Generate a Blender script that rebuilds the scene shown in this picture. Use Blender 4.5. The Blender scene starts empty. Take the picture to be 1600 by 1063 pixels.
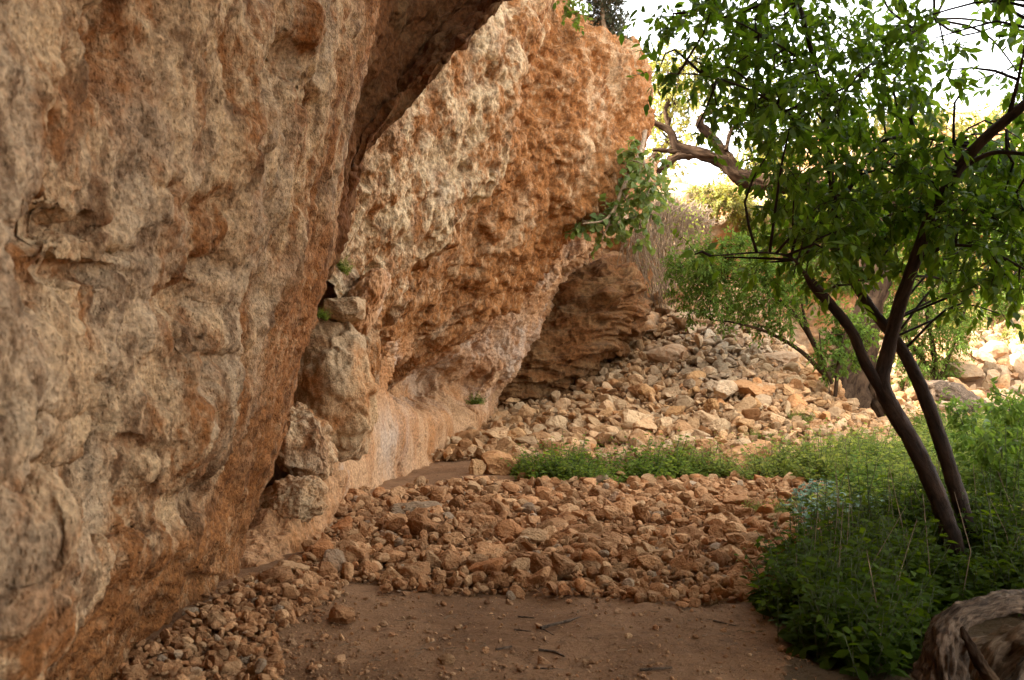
import bpy, math, random
import numpy as np
from mathutils import Vector

random.seed(7)
RNG = np.random.default_rng(7)
F = 1556.0
CAMZ = 1.6
HOR = 560.0
SC = bpy.context.scene
COL = SC.collection


def P(px, py, Y):
    return np.array([(px - 800.0) / F * Y, Y, CAMZ + (HOR - py) / F * Y])


def pix(v):
    y = np.maximum(v[..., 1], 0.05)
    return 800 + v[..., 0] / y * F, HOR - (v[..., 2] - CAMZ) / y * F


# ------------------------------------------------------------------ noise
def _hash(ix, iy, iz, seed):
    h = (ix.astype(np.uint32) * np.uint32(374761393) + iy.astype(np.uint32) * np.uint32(668265263)
         + iz.astype(np.uint32) * np.uint32(2147483647) + np.uint32(seed * 974711 + 12345))
    h = (h ^ (h >> np.uint32(13))) * np.uint32(1274126177)
    h = (h ^ (h >> np.uint32(16))) * np.uint32(2246822519)
    return h ^ (h >> np.uint32(15))


_G = np.random.default_rng(3).normal(size=(256, 3))
_G /= np.linalg.norm(_G, axis=1)[:, None]


def gnoise(p, seed=0):
    i = np.floor(p).astype(np.int64)
    f = p - i
    u = f * f * f * (f * (f * 6 - 15) + 10)
    out = 0
    for dx in (0, 1):
        wx = u[:, 0] if dx else 1 - u[:, 0]
        for dy in (0, 1):
            wy = u[:, 1] if dy else 1 - u[:, 1]
            for dz in (0, 1):
                wz = u[:, 2] if dz else 1 - u[:, 2]
                g = _G[_hash(i[:, 0] + dx, i[:, 1] + dy, i[:, 2] + dz, seed) & np.uint32(255)]
                d = g[:, 0] * (f[:, 0] - dx) + g[:, 1] * (f[:, 1] - dy) + g[:, 2] * (f[:, 2] - dz)
                out = out + wx * wy * wz * d
    return out * 1.6


def fbm(p, octs=4, seed=0, gain=0.5):
    a, s, t = 1.0, 0.0, 0.0
    for o in range(octs):
        s = s + a * gnoise(p * (2.03 ** o) + o * 17.3, seed + o)
        t += a
        a *= gain
    return s / t


def ridged(p, octs=4, seed=0, gain=0.5):
    a, s, t = 1.0, 0.0, 0.0
    for o in range(octs):
        s = s + a * (1 - np.abs(gnoise(p * (2.03 ** o) + o * 11.1, seed + o)) * 2)
        t += a
        a *= gain
    return s / t


def worley(p, seed=0):
    i = np.floor(p).astype(np.int64)
    f1 = np.full(len(p), 9.0)
    f2 = np.full(len(p), 9.0)
    idv = np.zeros(len(p))
    for dx in (-1, 0, 1):
        for dy in (-1, 0, 1):
            for dz in (-1, 0, 1):
                cx, cy, cz = i[:, 0] + dx, i[:, 1] + dy, i[:, 2] + dz
                h = _hash(cx, cy, cz, seed)
                ox = (h & np.uint32(1023)) / 1023.0
                oy = ((h >> np.uint32(10)) & np.uint32(1023)) / 1023.0
                oz = ((h >> np.uint32(20)) & np.uint32(1023)) / 1023.0
                d = np.sqrt((cx + ox - p[:, 0]) ** 2 + (cy + oy - p[:, 1]) ** 2 + (cz + oz - p[:, 2]) ** 2)
                near = d < f1
                f2 = np.where(near, f1, np.minimum(f2, d))
                idv = np.where(near, (h % np.uint32(997)) / 997.0, idv)
                f1 = np.where(near, d, f1)
    return f1, f2, idv


def sstep(a, b, x):
    t = np.clip((x - a) / (b - a), 0, 1)
    return t * t * (3 - 2 * t)


# ------------------------------------------------------------------ mesh helpers
def new_mesh(name, V, faces, attrs=None, mats=(), smooth=True, mat_idx=None):
    """faces: list of int arrays (n,3) / (n,4)"""
    me = bpy.data.meshes.new(name)
    V = np.ascontiguousarray(V, dtype=np.float32)
    me.vertices.add(len(V))
    me.vertices.foreach_set('co', V.ravel())
    faces = [np.asarray(f, dtype=np.int32) for f in faces if len(f)]
    nl = sum(f.size for f in faces)
    nf = sum(len(f) for f in faces)
    me.loops.add(nl)
    me.loops.foreach_set('vertex_index', np.concatenate([f.ravel() for f in faces]))
    me.polygons.add(nf)
    cnt = np.concatenate([np.full(len(f), f.shape[1], dtype=np.int32) for f in faces])
    st = np.concatenate([[0], np.cumsum(cnt)[:-1]]).astype(np.int32)
    me.polygons.foreach_set('loop_start', st)
    me.polygons.foreach_set('use_smooth', np.full(nf, bool(smooth)))
    for m in mats:
        me.materials.append(m)
    if mat_idx is not None:
        me.polygons.foreach_set('material_index', np.asarray(mat_idx, dtype=np.int32))
    for k, a in (attrs or {}).items():
        at = me.attributes.new(k, 'FLOAT', 'POINT')
        at.data.foreach_set('value', np.ascontiguousarray(a, dtype=np.float32))
    me.update()
    me.validate()
    return me


def link(name, me, parent=None):
    o = bpy.data.objects.new(name, me)
    COL.objects.link(o)
    if parent is not None:
        o.parent = parent
    return o


def tag(o, label=None, cat=None, group=None, kind=None):
    if label:
        o['label'] = label
    if cat:
        o['category'] = cat
    if group:
        o['group'] = group
    if kind:
        o['kind'] = kind
    return o


def empty(name, loc=(0, 0, 0)):
    o = bpy.data.objects.new(name, None)
    COL.objects.link(o)
    o.location = loc
    return o


def child(name, me, root):
    """me is in world coordinates; root an unrotated Empty"""
    me.transform(__import__('mathutils').Matrix.Translation(-Vector(root.location)))
    return link(name, me, root)


def cr(p0, p1, p2, p3, t):
    return 0.5 * ((2 * p1) + (-p0 + p2) * t + (2 * p0 - 5 * p1 + 4 * p2 - p3) * t * t
                  + (-p0 + 3 * p1 - 3 * p2 + p3) * t ** 3)


def resample(A, ts):
    """Catmull-Rom along axis 0 at float params ts"""
    n = len(A)
    i = np.clip(np.floor(ts).astype(int), 0, n - 2)
    t = (ts - i).reshape((-1,) + (1,) * (A.ndim - 1))
    g = lambda k: A[np.clip(k, 0, n - 1)]
    p0 = np.where((i == 0).reshape(t.shape), 2 * A[0] - A[min(1, n - 1)], g(i - 1))
    p3 = np.where((i == n - 2).reshape(t.shape), 2 * A[-1] - A[-2], g(i + 2))
    return cr(p0, g(i), g(i + 1), p3, t)


def eq_params(A, n, cap=320.0):
    """params along axis 0 spread by image length"""
    px, py = pix(A)
    px = np.clip(px, -500, 2100)
    py = np.clip(py, -500, 1500)
    d = np.hypot(np.diff(px, axis=0), np.diff(py, axis=0)).mean(axis=1)
    w = np.linalg.norm(np.diff(A, axis=0), axis=2).mean(axis=1)
    d = np.clip(d, 12 + w * 8, cap)
    c = np.concatenate([[0], np.cumsum(d)])
    return np.interp(np.linspace(0, c[-1], n), c, np.arange(len(A)))


def grid_normals(V):
    du = np.gradient(V, axis=0)
    dv = np.gradient(V, axis=1)
    n = np.cross(du, dv)
    return n / np.maximum(np.linalg.norm(n, axis=2), 1e-9)[..., None]


def grid_faces(nr, nc):
    i = np.arange(nr * nc, dtype=np.int32).reshape(nr, nc)
    return np.stack([i[:-1, :-1], i[:-1, 1:], i[1:, 1:], i[1:, :-1]], axis=-1).reshape(-1, 4)


def loft(name, net, nr, nc, disp, mat, flip=False):
    """net rows of points; disp(p, n) -> (disp, attrs)"""
    A = np.array([[np.asarray(q[1:], float) if q[0] == 'w' else P(*q) for q in row] for row in net])
    R = resample(A, eq_params(A, nr))
    R = R.transpose(1, 0, 2)
    R = resample(R, eq_params(R, nc)).transpose(1, 0, 2)
    N = grid_normals(R)
    if flip:
        N = -N
    p = R.reshape(-1, 3)
    n = N.reshape(-1, 3)
    d, attrs = disp(p, n)
    if isinstance(d, tuple):
        p = p + n * d[0][:, None]
        V = p.reshape(nr, nc, 3)
        N2 = grid_normals(V) * (-1 if flip else 1)
        p = p + N2.reshape(-1, 3) * d[1][:, None]
    else:
        p = p + n * d[:, None]
    return new_mesh(name, p, [grid_faces(nr, nc)], attrs, [mat])


def stretch(p, d, k, s):
    """noise coordinates: features k times longer along d, overall frequency s"""
    d = np.asarray(d, float)
    d = d / np.linalg.norm(d)
    a = p @ d
    return (p - np.outer(a * (1 - 1.0 / k), d)) * s


# ------------------------------------------------------------------ materials
def nodes_of(name):
    m = bpy.data.materials.new(name)
    m.use_nodes = True
    nt = m.node_tree
    nt.nodes.clear()
    out = nt.nodes.new('ShaderNodeOutputMaterial')
    return m, nt, out


class NT:
    def __init__(s, nt):
        s.nt = nt

    def n(s, typ, **kw):
        x = s.nt.nodes.new(typ)
        for k, v in kw.items():
            setattr(x, k, v)
        return x

    def l(s, a, b):
        s.nt.links.new(a, b)

    def noise(s, vec, scale, detail=6, rough=0.6, dist=0.0):
        x = s.n('ShaderNodeTexNoise')
        x.inputs['Scale'].default_value = scale
        x.inputs['Detail'].default_value = detail
        x.inputs['Roughness'].default_value = rough
        x.inputs['Distortion'].default_value = dist
        s.l(vec, x.inputs['Vector'])
        return x.outputs['Fac']

    def vor(s, vec, scale, feature='F1'):
        x = s.n('ShaderNodeTexVoronoi', feature=feature)
        x.inputs['Scale'].default_value = scale
        s.l(vec, x.inputs['Vector'])
        return x.outputs['Distance']

    def ramp(s, fac, a, b):
        x = s.n('ShaderNodeMapRange')
        x.interpolation_type = 'SMOOTHSTEP'
        x.inputs['From Min'].default_value = a
        x.inputs['From Max'].default_value = b
        s.l(fac, x.inputs['Value'])
        return x.outputs['Result']

    def mix(s, fac, a, b, mode='MIX'):
        x = s.n('ShaderNodeMix', data_type='RGBA', blend_type=mode)
        if isinstance(fac, (int, float)):
            x.inputs[0].default_value = fac
        else:
            s.l(fac, x.inputs[0])
        for i, c in ((6, a), (7, b)):
            if isinstance(c, tuple):
                x.inputs[i].default_value = (*c, 1)
            else:
                s.l(c, x.inputs[i])
        return x.outputs[2]

    def math(s, op, a, b=None, clamp=False):
        x = s.n('ShaderNodeMath', operation=op, use_clamp=clamp)
        for i, c in ((0, a), (1, b)):
            if c is None:
                continue
            if isinstance(c, (int, float)):
                x.inputs[i].default_value = c
            else:
                s.l(c, x.inputs[i])
        return x.outputs[0]

    def attr(s, name):
        return s.n('ShaderNodeAttribute', attribute_name=name).outputs['Fac']

    def bump(s, h, strength, dist, prev=None):
        x = s.n('ShaderNodeBump')
        x.inputs['Strength'].default_value = strength
        x.inputs['Distance'].default_value = dist
        s.l(h, x.inputs['Height'])
        if prev is not None:
            s.l(prev, x.inputs['Normal'])
        return x.outputs['Normal']

    def bsdf(s, col, rough=0.9, normal=None, spec=0.2):
        b = s.n('ShaderNodeBsdfPrincipled')
        if isinstance(col, tuple):
            b.inputs['Base Color'].default_value = (*col, 1)
        else:
            s.l(col, b.inputs['Base Color'])
        if isinstance(rough, (int, float)):
            b.inputs['Roughness'].default_value = rough
        else:
            s.l(rough, b.inputs['Roughness'])
        b.inputs['Specular IOR Level'].default_value = spec
        if normal is not None:
            s.l(normal, b.inputs['Normal'])
        return b.outputs[0]


def rock_mat(name, pale, rust_shade, grey, dark, rot=(0, 0, 0), scl=(1, 1, 1), s=1.0, rust_amt=(0.42, 0.6), grey_amt=(0.5, 0.66),
             dark_amt=(0.62, 0.78), bump=1.0, fine=26.0):
    m, nt, out = nodes_of(name)
    k = NT(nt)
    tc = k.n('ShaderNodeTexCoord').outputs['Object']
    mp = k.n('ShaderNodeMapping')
    mp.inputs['Rotation'].default_value = rot
    mp.inputs['Scale'].default_value = scl
    k.l(tc, mp.inputs['Vector'])
    v = mp.outputs[0]
    n1 = k.noise(v, 1.5 * s, 10, 0.68, 0.15)
    n2 = k.noise(v, 0.8 * s, 5, 0.6, 0.4)
    n3 = k.noise(v, 5.5 * s, 6, 0.6, 0.0)
    n4 = k.noise(tc, fine * s, 5, 0.65)
    n5 = k.noise(v, 2.4 * s, 9, 0.7, 0.2)
    c = k.mix(k.ramp(n1, *rust_amt), pale, rust_shade)
    c = k.mix(k.math('MULTIPLY', k.ramp(n2, *grey_amt), 0.85), c, grey)
    # the 'rust' and 'grey' attributes hold mapped stains and painted shade at lip and undercut
    c = k.mix(k.math('MULTIPLY', k.attr('rust_shade'), k.ramp(n3, 0.15, 0.55)), c, rust_shade)
    c = k.mix(k.math('MULTIPLY', k.attr('grey'), k.ramp(n5, 0.3, 0.6)), c, grey)
    c = k.mix(k.math('MULTIPLY', k.ramp(n5, *dark_amt), 0.75), c, dark)
    c = k.mix(k.math('MULTIPLY', k.ramp(n3, 0.56, 0.74), 0.6), c, pale)
    val = k.n('ShaderNodeHueSaturation')
    k.l(c, val.inputs['Color'])
    k.l(k.math('ADD', k.math('MULTIPLY', k.ramp(n4, 0.28, 0.72), 0.75), 0.58), val.inputs['Value'])
    b = k.bump(n3, 0.7 * bump, 0.05)
    pits = k.vor(v, 30 * s)
    b = k.bump(k.ramp(pits, 0.05, 0.45), 0.5 * bump, 0.015, b)
    rdg = k.n('ShaderNodeTexNoise', noise_type='RIDGED_MULTIFRACTAL')
    rdg.inputs['Scale'].default_value = 4.0 * s
    rdg.inputs['Detail'].default_value = 7
    rdg.inputs['Roughness'].default_value = 0.6
    k.l(tc, rdg.inputs['Vector'])
    b = k.bump(rdg.outputs['Fac'], 0.45 * bump, 0.03, b)
    b = k.bump(k.noise(tc, 17 * s, 6, 0.7), 0.5 * bump, 0.02, b)
    b = k.bump(n4, 0.5 * bump, 0.008, b)
    k.l(k.bsdf(val.outputs[0], 0.92, b, 0.15), out.inputs['Surface'])
    return m


def stone_mat(name, cols, s=1.0):
    m, nt, out = nodes_of(name)
    k = NT(nt)
    tc = k.n('ShaderNodeTexCoord').outputs['Object']
    oi = k.n('ShaderNodeObjectInfo').outputs['Random']
    g = k.n('ShaderNodeNewGeometry').outputs['Position']
    t = k.math('FRACT', k.math('ADD', k.attr('tint'), k.math('MULTIPLY', oi, 0.73)))
    cr_ = k.n('ShaderNodeValToRGB')
    cr_.color_ramp.interpolation = 'LINEAR'
    e = cr_.color_ramp.elements
    while len(e) < len(cols):
        e.new(0.5)
    for i, c in enumerate(cols):
        e[i].position = i / (len(cols) - 1)
        e[i].color = (*c, 1)
    k.l(t, cr_.inputs[0])
    n1 = k.noise(g, 9 * s, 6, 0.65, 0.4)
    n2 = k.noise(g, 40 * s, 6, 0.7)
    c = k.mix(k.math('MULTIPLY', k.attr('grey'), k.ramp(n1, 0.2, 0.55)), cr_.outputs[0], (0.33, 0.275, 0.195))
    c = k.mix(k.math('MULTIPLY', k.ramp(n1, 0.5, 0.72), 0.45), c, (0.52, 0.345, 0.19))
    c = k.mix(k.math('MULTIPLY', k.ramp(k.noise(g, 15 * s, 5, 0.6), 0.56, 0.72), 0.55), c, (0.27, 0.115, 0.045))
    hs = k.n('ShaderNodeHueSaturation')
    k.l(c, hs.inputs['Color'])
    k.l(k.math('MULTIPLY', k.math('ADD', k.math('MULTIPLY', n2, 1.0), 0.5), k.math('ADD', 0.68, k.math('MULTIPLY', k.math('FRACT', k.math('MULTIPLY', t, 7.31)), 0.55))), hs.inputs['Value'])
    b = k.bump(n1, 0.8, 0.05)
    b = k.bump(n2, 1.0, 0.02, b)
    k.l(k.bsdf(hs.outputs[0], 0.93, b, 0.12), out.inputs['Surface'])
    return m


def dirt_mat():
    m, nt, out = nodes_of('red_dirt')
    k = NT(nt)
    tc = k.n('ShaderNodeTexCoord').outputs['Object']
    n1 = k.noise(tc, 0.9, 8, 0.65, 0.5)
    n2 = k.noise(tc, 9, 8, 0.7, 0.3)
    n3 = k.noise(tc, 70, 6, 0.7)
    v = k.vor(tc, 45)
    v2 = k.vor(tc, 17)
    c = k.mix(k.ramp(n1, 0.35, 0.65), (0.20, 0.105, 0.05), (0.29, 0.16, 0.08))
    c = k.mix(k.math('MULTIPLY', k.ramp(n2, 0.5, 0.72), 0.7), c, (0.10, 0.05, 0.026))
    peb = k.math('MULTIPLY', k.ramp(v, 0.3, 0.16), k.ramp(n2, 0.42, 0.6))
    c = k.mix(k.math('MULTIPLY', peb, 0.6), c, (0.42, 0.27, 0.16))
    c = k.mix(k.math('MULTIPLY', k.math('MULTIPLY', k.ramp(v2, 0.24, 0.14), k.ramp(n3, 0.4, 0.6)), 0.6), c, (0.40, 0.24, 0.13))
    # humus under the greenery
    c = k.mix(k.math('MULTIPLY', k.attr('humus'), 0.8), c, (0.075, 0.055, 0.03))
    hs = k.n('ShaderNodeHueSaturation')
    k.l(c, hs.inputs['Color'])
    k.l(k.math('ADD', k.math('MULTIPLY', n3, 1.0), 0.5), hs.inputs['Value'])
    b = k.bump(n2, 0.9, 0.05)
    b = k.bump(k.math('ADD', n3, k.math('MULTIPLY', peb, 0.8)), 0.8, 0.012, b)
    k.l(k.bsdf(hs.outputs[0], 0.95, b, 0.1), out.inputs['Surface'])
    return m


def bark_mat(name, a, b_, scale=1.0, rough=0.75, spec=0.3, bmp=1.0):
    m, nt, out = nodes_of(name)
    k = NT(nt)
    tc = k.n('ShaderNodeTexCoord').outputs['Object']
    mp = k.n('ShaderNodeCombineXYZ')
    for i, q in enumerate(('gx', 'gy', 'gz')):
        k.l(k.attr(q), mp.inputs[i])
    n1 = k.noise(mp.outputs[0], 22 * scale, 8, 0.7, 0.8)
    n2 = k.noise(tc, 5 * scale, 5, 0.6)
    c = k.mix(k.ramp(n1, 0.35, 0.68), a, b_)
    c = k.mix(k.math('MULTIPLY', k.ramp(n2, 0.52, 0.68), 0.5), c, tuple(min(1, x * 1.7) for x in b_))
    b = k.bump(n1, 0.8 * bmp, 0.02)
    b = k.bump(k.noise(mp.outputs[0], 75 * scale, 5, 0.7), 0.6 * bmp, 0.006, b)
    k.l(k.bsdf(c, rough, b, spec), out.inputs['Surface'])
    return m


def leaf_mat(name, a, b_, c_, trans=0.35, rough=0.42, spec=0.4):
    m, nt, out = nodes_of(name)
    k = NT(nt)
    r = k.attr('tint')
    cr_ = k.n('ShaderNodeValToRGB')
    e = cr_.color_ramp.elements
    e.new(0.5)
    for i, c in enumerate((a, b_, c_)):
        e[i].position = i / 2
        e[i].color = (*c, 1)
    k.l(r, cr_.inputs[0])
    g = k.n('ShaderNodeNewGeometry').outputs['Position']
    hs = k.n('ShaderNodeHueSaturation')
    k.l(cr_.outputs[0], hs.inputs['Color'])
    k.l(k.math('ADD', k.math('MULTIPLY', k.noise(g, 25, 3), 0.6), 0.7), hs.inputs['Value'])
    s1 = k.bsdf(hs.outputs[0], rough, None, spec)
    t = k.n('ShaderNodeBsdfTranslucent')
    hs2 = k.n('ShaderNodeHueSaturation')
    hs2.inputs['Hue'].default_value = 0.485
    hs2.inputs['Value'].default_value = 1.7
    hs2.inputs['Saturation'].default_value = 1.1
    k.l(hs.outputs[0], hs2.inputs['Color'])
    k.l(hs2.outputs[0], t.inputs['Color'])
    mx = k.n('ShaderNodeMixShader')
    mx.inputs[0].default_value = trans
    k.l(s1, mx.inputs[1])
    k.l(t.outputs[0], mx.inputs[2])
    k.l(mx.outputs[0], out.inputs['Surface'])
    return m


M = {}
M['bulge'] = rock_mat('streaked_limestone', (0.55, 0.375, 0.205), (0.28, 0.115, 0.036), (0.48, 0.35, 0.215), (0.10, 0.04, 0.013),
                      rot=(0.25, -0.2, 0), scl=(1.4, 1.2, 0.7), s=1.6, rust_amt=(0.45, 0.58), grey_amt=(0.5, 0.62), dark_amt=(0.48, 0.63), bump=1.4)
M['face'] = rock_mat('pitted_limestone', (0.60, 0.44, 0.255), (0.31, 0.13, 0.04), (0.52, 0.40, 0.255), (0.12, 0.046, 0.016),
                     rot=(0.2, 0.6, 0), scl=(1.3, 0.9, 0.7), s=1.7, rust_amt=(0.45, 0.58), grey_amt=(0.54, 0.7), dark_amt=(0.52, 0.66), bump=1.6, fine=16)
M['wall'] = rock_mat('smooth_ochre_rock', (0.43, 0.25, 0.125), (0.33, 0.15, 0.055), (0.42, 0.345, 0.265), (0.2, 0.085, 0.032),
                     rot=(0.1, 0.1, 0), scl=(1.2, 1.0, 0.5), s=1.2, rust_amt=(0.46, 0.64), grey_amt=(0.62, 0.75), dark_amt=(0.56, 0.72), bump=0.8)
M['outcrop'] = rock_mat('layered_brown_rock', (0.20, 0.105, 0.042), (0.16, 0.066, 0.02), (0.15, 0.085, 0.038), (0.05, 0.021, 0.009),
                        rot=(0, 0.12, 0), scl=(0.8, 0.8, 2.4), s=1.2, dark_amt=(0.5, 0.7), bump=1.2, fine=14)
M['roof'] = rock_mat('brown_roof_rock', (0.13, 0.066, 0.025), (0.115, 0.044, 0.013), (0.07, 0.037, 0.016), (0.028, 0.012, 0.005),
                     rot=(0.2, 0.7, 0), scl=(1.5, 0.8, 0.7), s=1.1, bump=0.6)  # rock colour darkened to stand in for shade on the underside
M['far'] = rock_mat('far_orange_rock', (0.42, 0.27, 0.15), (0.36, 0.16, 0.055), (0.36, 0.27, 0.17), (0.17, 0.08, 0.03), s=0.5, bump=1.0, fine=12)
M['block'] = rock_mat('grey_tan_block', (0.46, 0.295, 0.15), (0.33, 0.14, 0.045), (0.38, 0.265, 0.15), (0.11, 0.05, 0.02), s=1.7, bump=0.9,
                      grey_amt=(0.42, 0.58))
M['stone'] = stone_mat('field_stone', [(0.41, 0.20, 0.085), (0.48, 0.26, 0.12), (0.37, 0.16, 0.06), (0.51, 0.31, 0.155), (0.43, 0.225, 0.10), (0.34, 0.16, 0.066)])
M['scree'] = stone_mat('scree_stone', [(0.43, 0.235, 0.10), (0.49, 0.305, 0.15), (0.41, 0.19, 0.07), (0.50, 0.34, 0.185), (0.39, 0.245, 0.125), (0.46, 0.245, 0.095)], 0.6)
M['dirt'] = dirt_mat()
M['bark'] = bark_mat('dark_smooth_bark', (0.016, 0.009, 0.006), (0.055, 0.031, 0.019), 1.0, 0.7, 0.14, 1.0)
M['oldbark'] = bark_mat('old_grey_bark', (0.018, 0.010, 0.006), (0.07, 0.042, 0.023), 0.5, 0.9, 0.05, 1.5)
M['log'] = bark_mat('weathered_log_wood', (0.045, 0.029, 0.018), (0.22, 0.15, 0.095), 2.6, 0.8, 0.2, 1.6)
M['wood'] = bark_mat('bare_split_wood', (0.14, 0.088, 0.05), (0.34, 0.23, 0.135), 2.6, 0.8, 0.2, 1.6)
M['twig'] = bark_mat('dry_twig', (0.17, 0.115, 0.065), (0.36, 0.255, 0.15), 2.0)
M['stem'] = bark_mat('green_stem', (0.06, 0.07, 0.025), (0.12, 0.13, 0.05), 3.0)
M['leaf'] = leaf_mat('glossy_tree_leaf', (0.045, 0.095, 0.012), (0.08, 0.15, 0.018), (0.135, 0.215, 0.03), 0.56, 0.45, 0.25)
M['weed'] = leaf_mat('nettle_leaf', (0.032, 0.055, 0.006), (0.052, 0.088, 0.009), (0.09, 0.132, 0.017), 0.42, 0.8, 0.06)
M['weedlight'] = leaf_mat('light_weed_leaf', (0.12, 0.16, 0.032), (0.17, 0.21, 0.045), (0.25, 0.26, 0.07), 0.48, 0.8, 0.06)
M['mallow'] = leaf_mat('bluish_weed_leaf', (0.05, 0.105, 0.05), (0.08, 0.15, 0.075), (0.12, 0.19, 0.10), 0.25, 0.5, 0.3)
M['shrub'] = leaf_mat('fresh_shrub_leaf', (0.07, 0.125, 0.02), (0.10, 0.165, 0.03), (0.15, 0.21, 0.045), 0.45, 0.75, 0.08)
M['fig'] = leaf_mat('fig_leaf', (0.085, 0.135, 0.028), (0.125, 0.18, 0.042), (0.17, 0.22, 0.06), 0.42, 0.5, 0.3)
M['yellow'] = leaf_mat('yellow_green_leaf', (0.13, 0.15, 0.03), (0.19, 0.19, 0.04), (0.27, 0.24, 0.06), 0.4, 0.55, 0.25)
M['strip'] = leaf_mat('strip_weed_leaf', (0.075, 0.125, 0.02), (0.125, 0.18, 0.03), (0.19, 0.24, 0.05), 0.5, 0.8, 0.06)
M['greyleaf'] = leaf_mat('grey_green_leaf', (0.05, 0.065, 0.035), (0.075, 0.09, 0.05), (0.11, 0.125, 0.075), 0.2, 0.6, 0.2)
M['cactus'] = leaf_mat('cactus_skin', (0.07, 0.105, 0.035), (0.085, 0.125, 0.045), (0.10, 0.14, 0.055), 0.05, 0.5, 0.3)

# ------------------------------------------------------------------ terrain
CREST_X = np.array([-20, -6, -1, 0, 1.5, 3.1, 4.0, 5.4, 6.1, 6.8, 7.5, 8.6, 14, 60])
CREST_Z = np.array([1.0, 1.0, 1.0, 1.05, 1.5, 2.1, 2.8, 2.9, 2.6, 1.8, 0.95, 0.6, 0.5, 0.5])
BASE_X = np.array([-20, -1.2, -0.4, 0.5, 2, 4.5, 6, 7.5, 9, 12, 60])
BASE_Y = np.array([15.5, 15.5, 16.0, 15.8, 15.6, 15.6, 16.5, 18.5, 20, 20, 20])


def hterr(x, y, fine=True):
    x = np.asarray(x, float)
    y = np.asarray(y, float)
    p = np.stack([x, y, np.zeros_like(x)], axis=-1).reshape(-1, 3)
    yb = np.interp(x, BASE_X, BASE_Y)
    cz = np.interp(x, CREST_X, CREST_Z)
    t = np.clip((y - yb) / (24.0 - yb), 0, 1.15)
    z = cz * (t * 0.8 + 0.2 * t * t)
    # right-hand far slope
    z = z + sstep(8.5, 12, x) * np.clip((y - 22) / 10.0, 0, 1.6) * 2.1
    # ground climbs far behind
    z = z + np.clip((y - 34) / 40.0, 0, 1) * 6.5
    # heap along the foot of the near wall
    z = z + 0.07 * np.exp(-((x + 1.75) / 0.55) ** 2) * sstep(3.0, 4.5, y) * (1 - sstep(7.0, 9.0, y))
    # bank under the tree and weeds
    z = z + 0.08 * sstep(1.9, 3.4, x) * (1 - sstep(9, 12, y)) * sstep(3, 5.5, y)
    z = z + fbm(p * 0.55, 3, 41).reshape(x.shape) * 0.10
    if fine:
        z = z + fbm(p * 3.0, 4, 44).reshape(x.shape) * 0.034
        z = z + fbm(p * 14.0, 3, 47).reshape(x.shape) * 0.006
    return z


def ground_at(px, py):
    """first hit of a pixel ray with the terrain"""
    Y = np.geomspace(3.0, 60, 900)
    v = np.stack([(px - 800) / F * Y, Y, CAMZ + (HOR - py) / F * Y], axis=1)
    h = hterr(v[:, 0], v[:, 1], False)
    k = np.argmax(h >= v[:, 2])
    if h[k] < v[k, 2]:
        k = len(Y) - 1
    return np.array([v[k, 0], v[k, 1], h[k]])


def poly_test(px, py, poly):
    inside = np.zeros(px.shape, bool)
    n = len(poly)
    for i in range(n):
        x1, y1 = poly[i]
        x2, y2 = poly[(i + 1) % n]
        c = ((y1 > py) != (y2 > py)) & (px < (x2 - x1) * (py - y1) / (y2 - y1 + 1e-9) + x1)
        inside ^= c
    return inside


gx = np.concatenate([[-400, -150, -60, -25, -14], np.arange(-9, -4, 0.3), np.arange(-4, 6, 0.035), np.arange(6, 18, 0.09), [18.5, 20, 24, 32, 60, 150, 400]])
gy = np.concatenate([[-200, -60, -20, -8, -3, 0, 1, 2], np.arange(2.5, 3.8, 0.15), np.geomspace(3.8, 45, 640), [48, 54, 64, 80, 120, 200, 400]])
X, Y = np.meshgrid(gx, gy)
Z = hterr(X, Y)
V = np.stack([X, Y, Z], axis=-1).reshape(-1, 3)
gpx, gpy = pix(V)
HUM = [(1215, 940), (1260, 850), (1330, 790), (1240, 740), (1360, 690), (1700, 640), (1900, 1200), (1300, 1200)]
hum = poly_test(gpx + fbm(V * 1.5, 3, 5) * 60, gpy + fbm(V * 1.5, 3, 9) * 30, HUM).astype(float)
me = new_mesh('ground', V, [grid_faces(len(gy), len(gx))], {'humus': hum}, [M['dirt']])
tag(link('ground', me), kind='structure')

# ------------------------------------------------------------------ cliffs
# hollows and lips of the near face: (column, row, half width, half height, depth)
DENTS = [(178, 356, 42, 13, .12), (185, 432, 62, 11, .09), (335, 325, 30, 26, .09), (405, 118, 15, 42, .10), (290, 290, 13, 11, .10), (240, 400, 15, 12, .10), (352, 420, 20, 18, .11), (310, 478, 48, 28, .10),
         (420, 458, 15, 22, .08), (95, 648, 62, 12, .07), (90, 727, 52, 13, .08), (395, 560, 13, 30, .06), (72, 440, 36, 60, .09), (255, 585, 26, 50, .06), (470, 470, 10, 26, .08), (345, 560, 22, 16, .07), (150, 215, 14, 30, .07),
         (500, 95, 9, 45, .08), (225, 700, 40, 14, .06), (130, 820, 60, 12, .06), (215, 515, -1, 1, 0)][:-1]


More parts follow.
